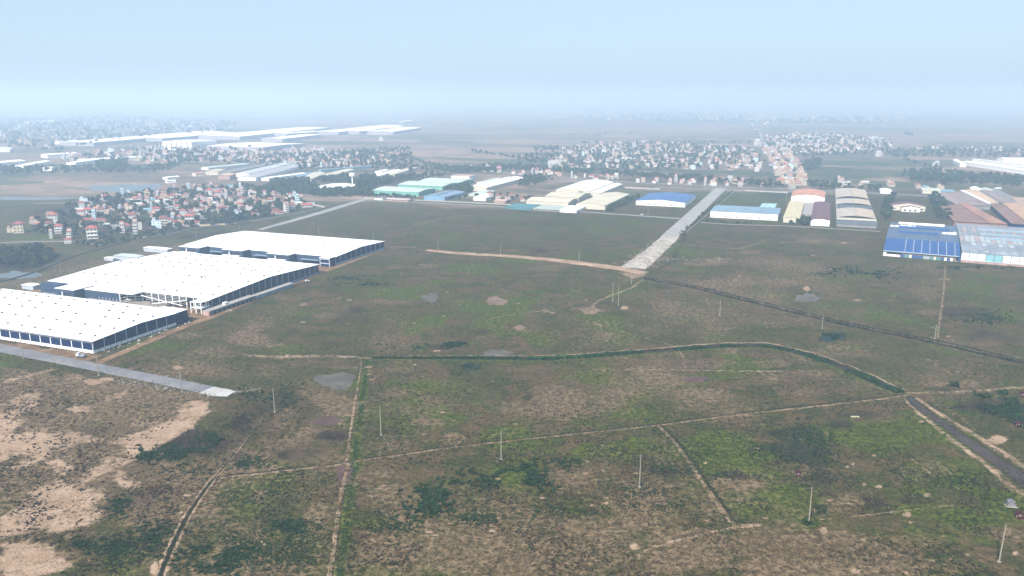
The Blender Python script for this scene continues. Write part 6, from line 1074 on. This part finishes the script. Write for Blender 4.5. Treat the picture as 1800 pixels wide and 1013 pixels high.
SH1 = leaf_mat('shrub_dark', (.005, .015, .003), (.013, .030, .007)); SH2 = leaf_mat('shrub_grey', (0.0187, 0.0259, 0.0115), (0.0360, 0.0389, 0.0202)); SH3 = leaf_mat('weed_green', (0.0115, 0.0245, 0.0036), (0.0245, 0.0374, 0.0065)); SH4 = leaf_mat('dry_stalks', (0.0612, 0.0418, 0.0187), (0.1080, 0.0756, 0.0396)); SH5 = leaf_mat('purple_scrub', (0.0173, 0.0130, 0.0079), (0.0317, 0.0223, 0.0158)); SH6 = leaf_mat('canal_weed', (.008, .033, .005), (.018, .054, .009))
SH7 = leaf_mat('ditch_green', (0.0101, 0.0288, 0.0043), (0.0216, 0.0446, 0.0086))
tufts('shrubs', [(755, 885, 44, 30, 420, 1.0, 1.9), (930, 855, 44, 34, 520, 1.1, 2.1), (895, 840, 40, 20, 190, .9, 1.8), (830, 845, 50, 22, 170, .8, 1.6), (850, 912, 60, 12, 200, .6, 1.2), (700, 925, 50, 14, 160, .5, 1.0), (985, 815, 40, 12, 200, .6, 1.2), (1165, 825, 30, 10, 160, .5, 1.0), (1130, 870, 90, 20, 300, .4, .9), (1010, 900, 90, 12, 160, .4, .9), (1240, 835, 80, 14, 220, .4, .9), (1190, 890, 60, 14, 160, .4, .9),
                 (510, 925, 44, 20, 300, .6, 1.2), (460, 970, 60, 30, 240, .4, .9), (380, 980, 80, 36, 800, .6, 1.2), (280, 945, 60, 30, 420, .6, 1.2), (390, 775, 40, 20, 240, .8, 1.5), (300, 800, 70, 20, 260, .8, 1.5), (345, 800, 40, 12, 180, .9, 1.6), (430, 815, 36, 10, 200, .5, 1.1), (320, 820, 60, 20, 260, .5, 1.1), (210, 890, 20, 24, 160, .6, 1.2), (250, 800, 22, 10, 200, .8, 1.5), (200, 965, 36, 16, 200, .6, 1.1), (145, 960, 14, 14, 90, .8, 1.4), (480, 860, 60, 50, 240, .4, .8),
                 (1720, 702, 26, 8, 260, 1.2, 2.2), (1770, 718, 24, 14, 360, 1.2, 2.2), (1790, 735, 16, 12, 220, 1.2, 2.2), (1745, 710, 30, 10, 200, 1.0, 2.0), (1678, 677, 8, 5, 40, 1.2, 2.0), (1765, 690, 10, 5, 40, 1.2, 2.0), (1460, 592, 20, 6, 120, 1, 1.8), (1480, 480, 40, 8, 300, 1.2, 2.4), (1550, 485, 30, 8, 260, 1.2, 2.4), (1700, 470, 90, 4, 200, 1.0, 2.0), (1730, 560, 60, 14, 260, .9, 1.8), (830, 645, 16, 4, 160, .8, 1.4), (800, 606, 20, 5, 160, .8, 1.5), (1580, 685, 6, 4, 60, 1.0, 2.0), (1700, 850, 50, 14, 240, .4, .8), (640, 500, 50, 4, 200, .8, 1.6), (605, 490, 30, 3, 120, .8, 1.6), (740, 612, 70, 8, 260, .6, 1.4), (500, 700, 50, 30, 400, .5, 1.1), (440, 690, 30, 20, 160, .6, 1.3), (1420, 920, 8, 4, 60, .8, 1.4), (1440, 895, 16, 10, 70, .5, 1.0), (1500, 870, 60, 10, 160, .4, .8), (1400, 785, 58, 32, 900, .7, 1.3)], SH1, 31)
tufts('weeds', [(1400, 785, 60, 34, 2600, .7, 1.4), (1440, 840, 60, 24, 700, .5, 1.0), (1300, 760, 60, 12, 200, .4, .8)], SH2, 32); tufts('weeds', [(1400, 780, 60, 34, 1000, .5, 1.0), (1560, 760, 130, 40, 900, .35, .7), (1640, 840, 120, 40, 900, .35, .7), (1240, 790, 60, 24, 500, .35, .7), (520, 960, 80, 40, 900, .4, .8), (400, 960, 80, 44, 800, .4, .9), (430, 880, 70, 40, 500, .4, .8)], SH3, 33)
tufts('scrub', [(1500, 880, 90, 24, 900, .4, .8), (1290, 835, 50, 8, 300, .4, .8), (1160, 830, 60, 14, 300, .4, .8), (100, 800, 130, 60, 700, .5, 1.0), (250, 730, 90, 40, 400, .5, .9), (60, 720, 100, 40, 700, .5, 1.0), (300, 870, 80, 40, 900, .4, .9), (80, 900, 100, 50, 700, .4, .9), (690, 740, 60, 30, 300, .4, .9), (1560, 880, 80, 16, 500, .4, .8), (970, 790, 60, 16, 300, .4, .8), (1100, 800, 90, 20, 300, .4, .8), (420, 740, 40, 24, 400, .5, 1.0)], SH5, 34)
tufts('dry_stalks', [(1030, 880, 140, 50, 2200, .4, .8), (1400, 960, 260, 40, 3000, .4, .8), (700, 920, 140, 60, 1500, .35, .7), (1480, 870, 80, 24, 900, .4, .9), (480, 760, 100, 40, 900, .4, .8), (300, 850, 90, 50, 1000, .4, .8), (100, 850, 130, 90, 1500, .35, .8), (985, 700, 120, 30, 1000, .35, .7), (900, 980, 200, 30, 1200, .35, .7)], SH4, 35, 'blade')
def strip_plants(name, pts, half, dens, s0, s1, m, seed, off=0.0):
    q = polyline(pts); rr = np.random.default_rng(seed); L = np.concatenate([[0], np.cumsum(np.linalg.norm(np.diff(q, axis=0), axis=1))]); k = int(L[-1] * dens); s = rr.uniform(0, L[-1], k); d = np.gradient(q, axis=0); d /= np.linalg.norm(d, axis=1)[:, None] + 1e-9
    X = np.interp(s, L, q[:, 0]); Y = np.interp(s, L, q[:, 1]); dx = np.interp(s, L, d[:, 0]); dy = np.interp(s, L, d[:, 1]); hw = np.interp(s / L[-1], np.linspace(0, 1, len(half)), half); o = off + rr.normal(0, .45, k) * hw; keep = fbm(X, Y, 9, seed, 2) + rr.normal(0, .08, k) > .40
    X = X + dy * o; Y = Y - dx * o; return plant(name, X[keep], Y[keep], rr.uniform(s0, s1, k)[keep], m, seed)
strip_plants('canal_weeds', canal, [1.4, 3.2, 4.2, 3.5, 5.0, 5.2, 4.7], 7.0, .8, 1.7, SH6, 51, -.6); strip_plants('canal_weeds', [(930, 631), (1000, 628.5), (1060, 624)], [3, 3, 2], 4, 1.2, 2.2, SH6, 52); strip_plants('ditch_weeds', vd, [1.4, 1.9, 2.1, 2.3, 1.9, 1.7], 9.0, .35, .75, SH7, 53)
strip_plants('ditch_weeds', d3, [.8, .9, .9, 1.0], 1.4, .3, .7, SH1, 54, -1.0); strip_plants('ditch_weeds', [(375, 842), (350, 876), (326, 915), (306, 955), (287, 1000), (270, 1045)], [.7, .8], 2.4, .3, .7, SH1, 55); strip_plants('ditch_weeds', st, [4.0, 4.0], 2.2, .6, 1.3, SH1, 56, 2.0); strip_plants('ditch_weeds', st, [2.5, 2.5], 1.6, .6, 1.2, SH5, 57, -4.0); strip_plants('ditch_weeds', [(1165, 752), (1190, 777), (1220, 816), (1250, 861), (1281, 903)], [.8, 1.0], 3.5, .3, .7, SH3, 58, -1.1)
strip_plants('ditch_weeds', [(470, 725), (437, 765), (415, 795), (388, 828)], [.9, .9], 3, .4, .8, SH1, 59); strip_plants('ditch_weeds', [(1160, 470), (1185, 430), (1195, 412)], [6, 6], 1.2, .6, 1.2, SH5, 60, 8)
# thin tussocks all over the near field
def field_tussocks():
    rr = np.random.default_rng(77); k = 60000; px_ = rr.uniform(-30, 1830, k); t = rr.uniform(0, 1, k) ** .8; py_ = 575 + t * 455; P = np.array([g(a, b)[:2] for a, b in zip(px_, py_)]); X, Y = P[:, 0], P[:, 1]; m = apply_patches(X, Y); keep = (m['sand'] < .4) & (m['clay'] < .4) & (fbm(X, Y, 22, 91, 4) + rr.normal(0, .05, k) > .53)
    X, Y, gm, dm = X[keep], Y[keep], m['green'][keep], m['dry'][keep]; S = rr.uniform(.3, .85, len(X)); c = rr.random(len(X)) + dm * .6 - gm * .6
    for nm, sel, mt, bs in (('grass_tussocks', c < .34, SH3, 'shrub'), ('dark_tussocks', (c >= .34) & (c < .46), SH1, 'shrub'), ('brown_tussocks', (c >= .46) & (c < .74), SH5, 'shrub'), ('dry_tussocks', c >= .74, SH4, 'blade')): plant(nm, X[sel], Y[sel], S[sel], mt, 78, bs)
field_tussocks()
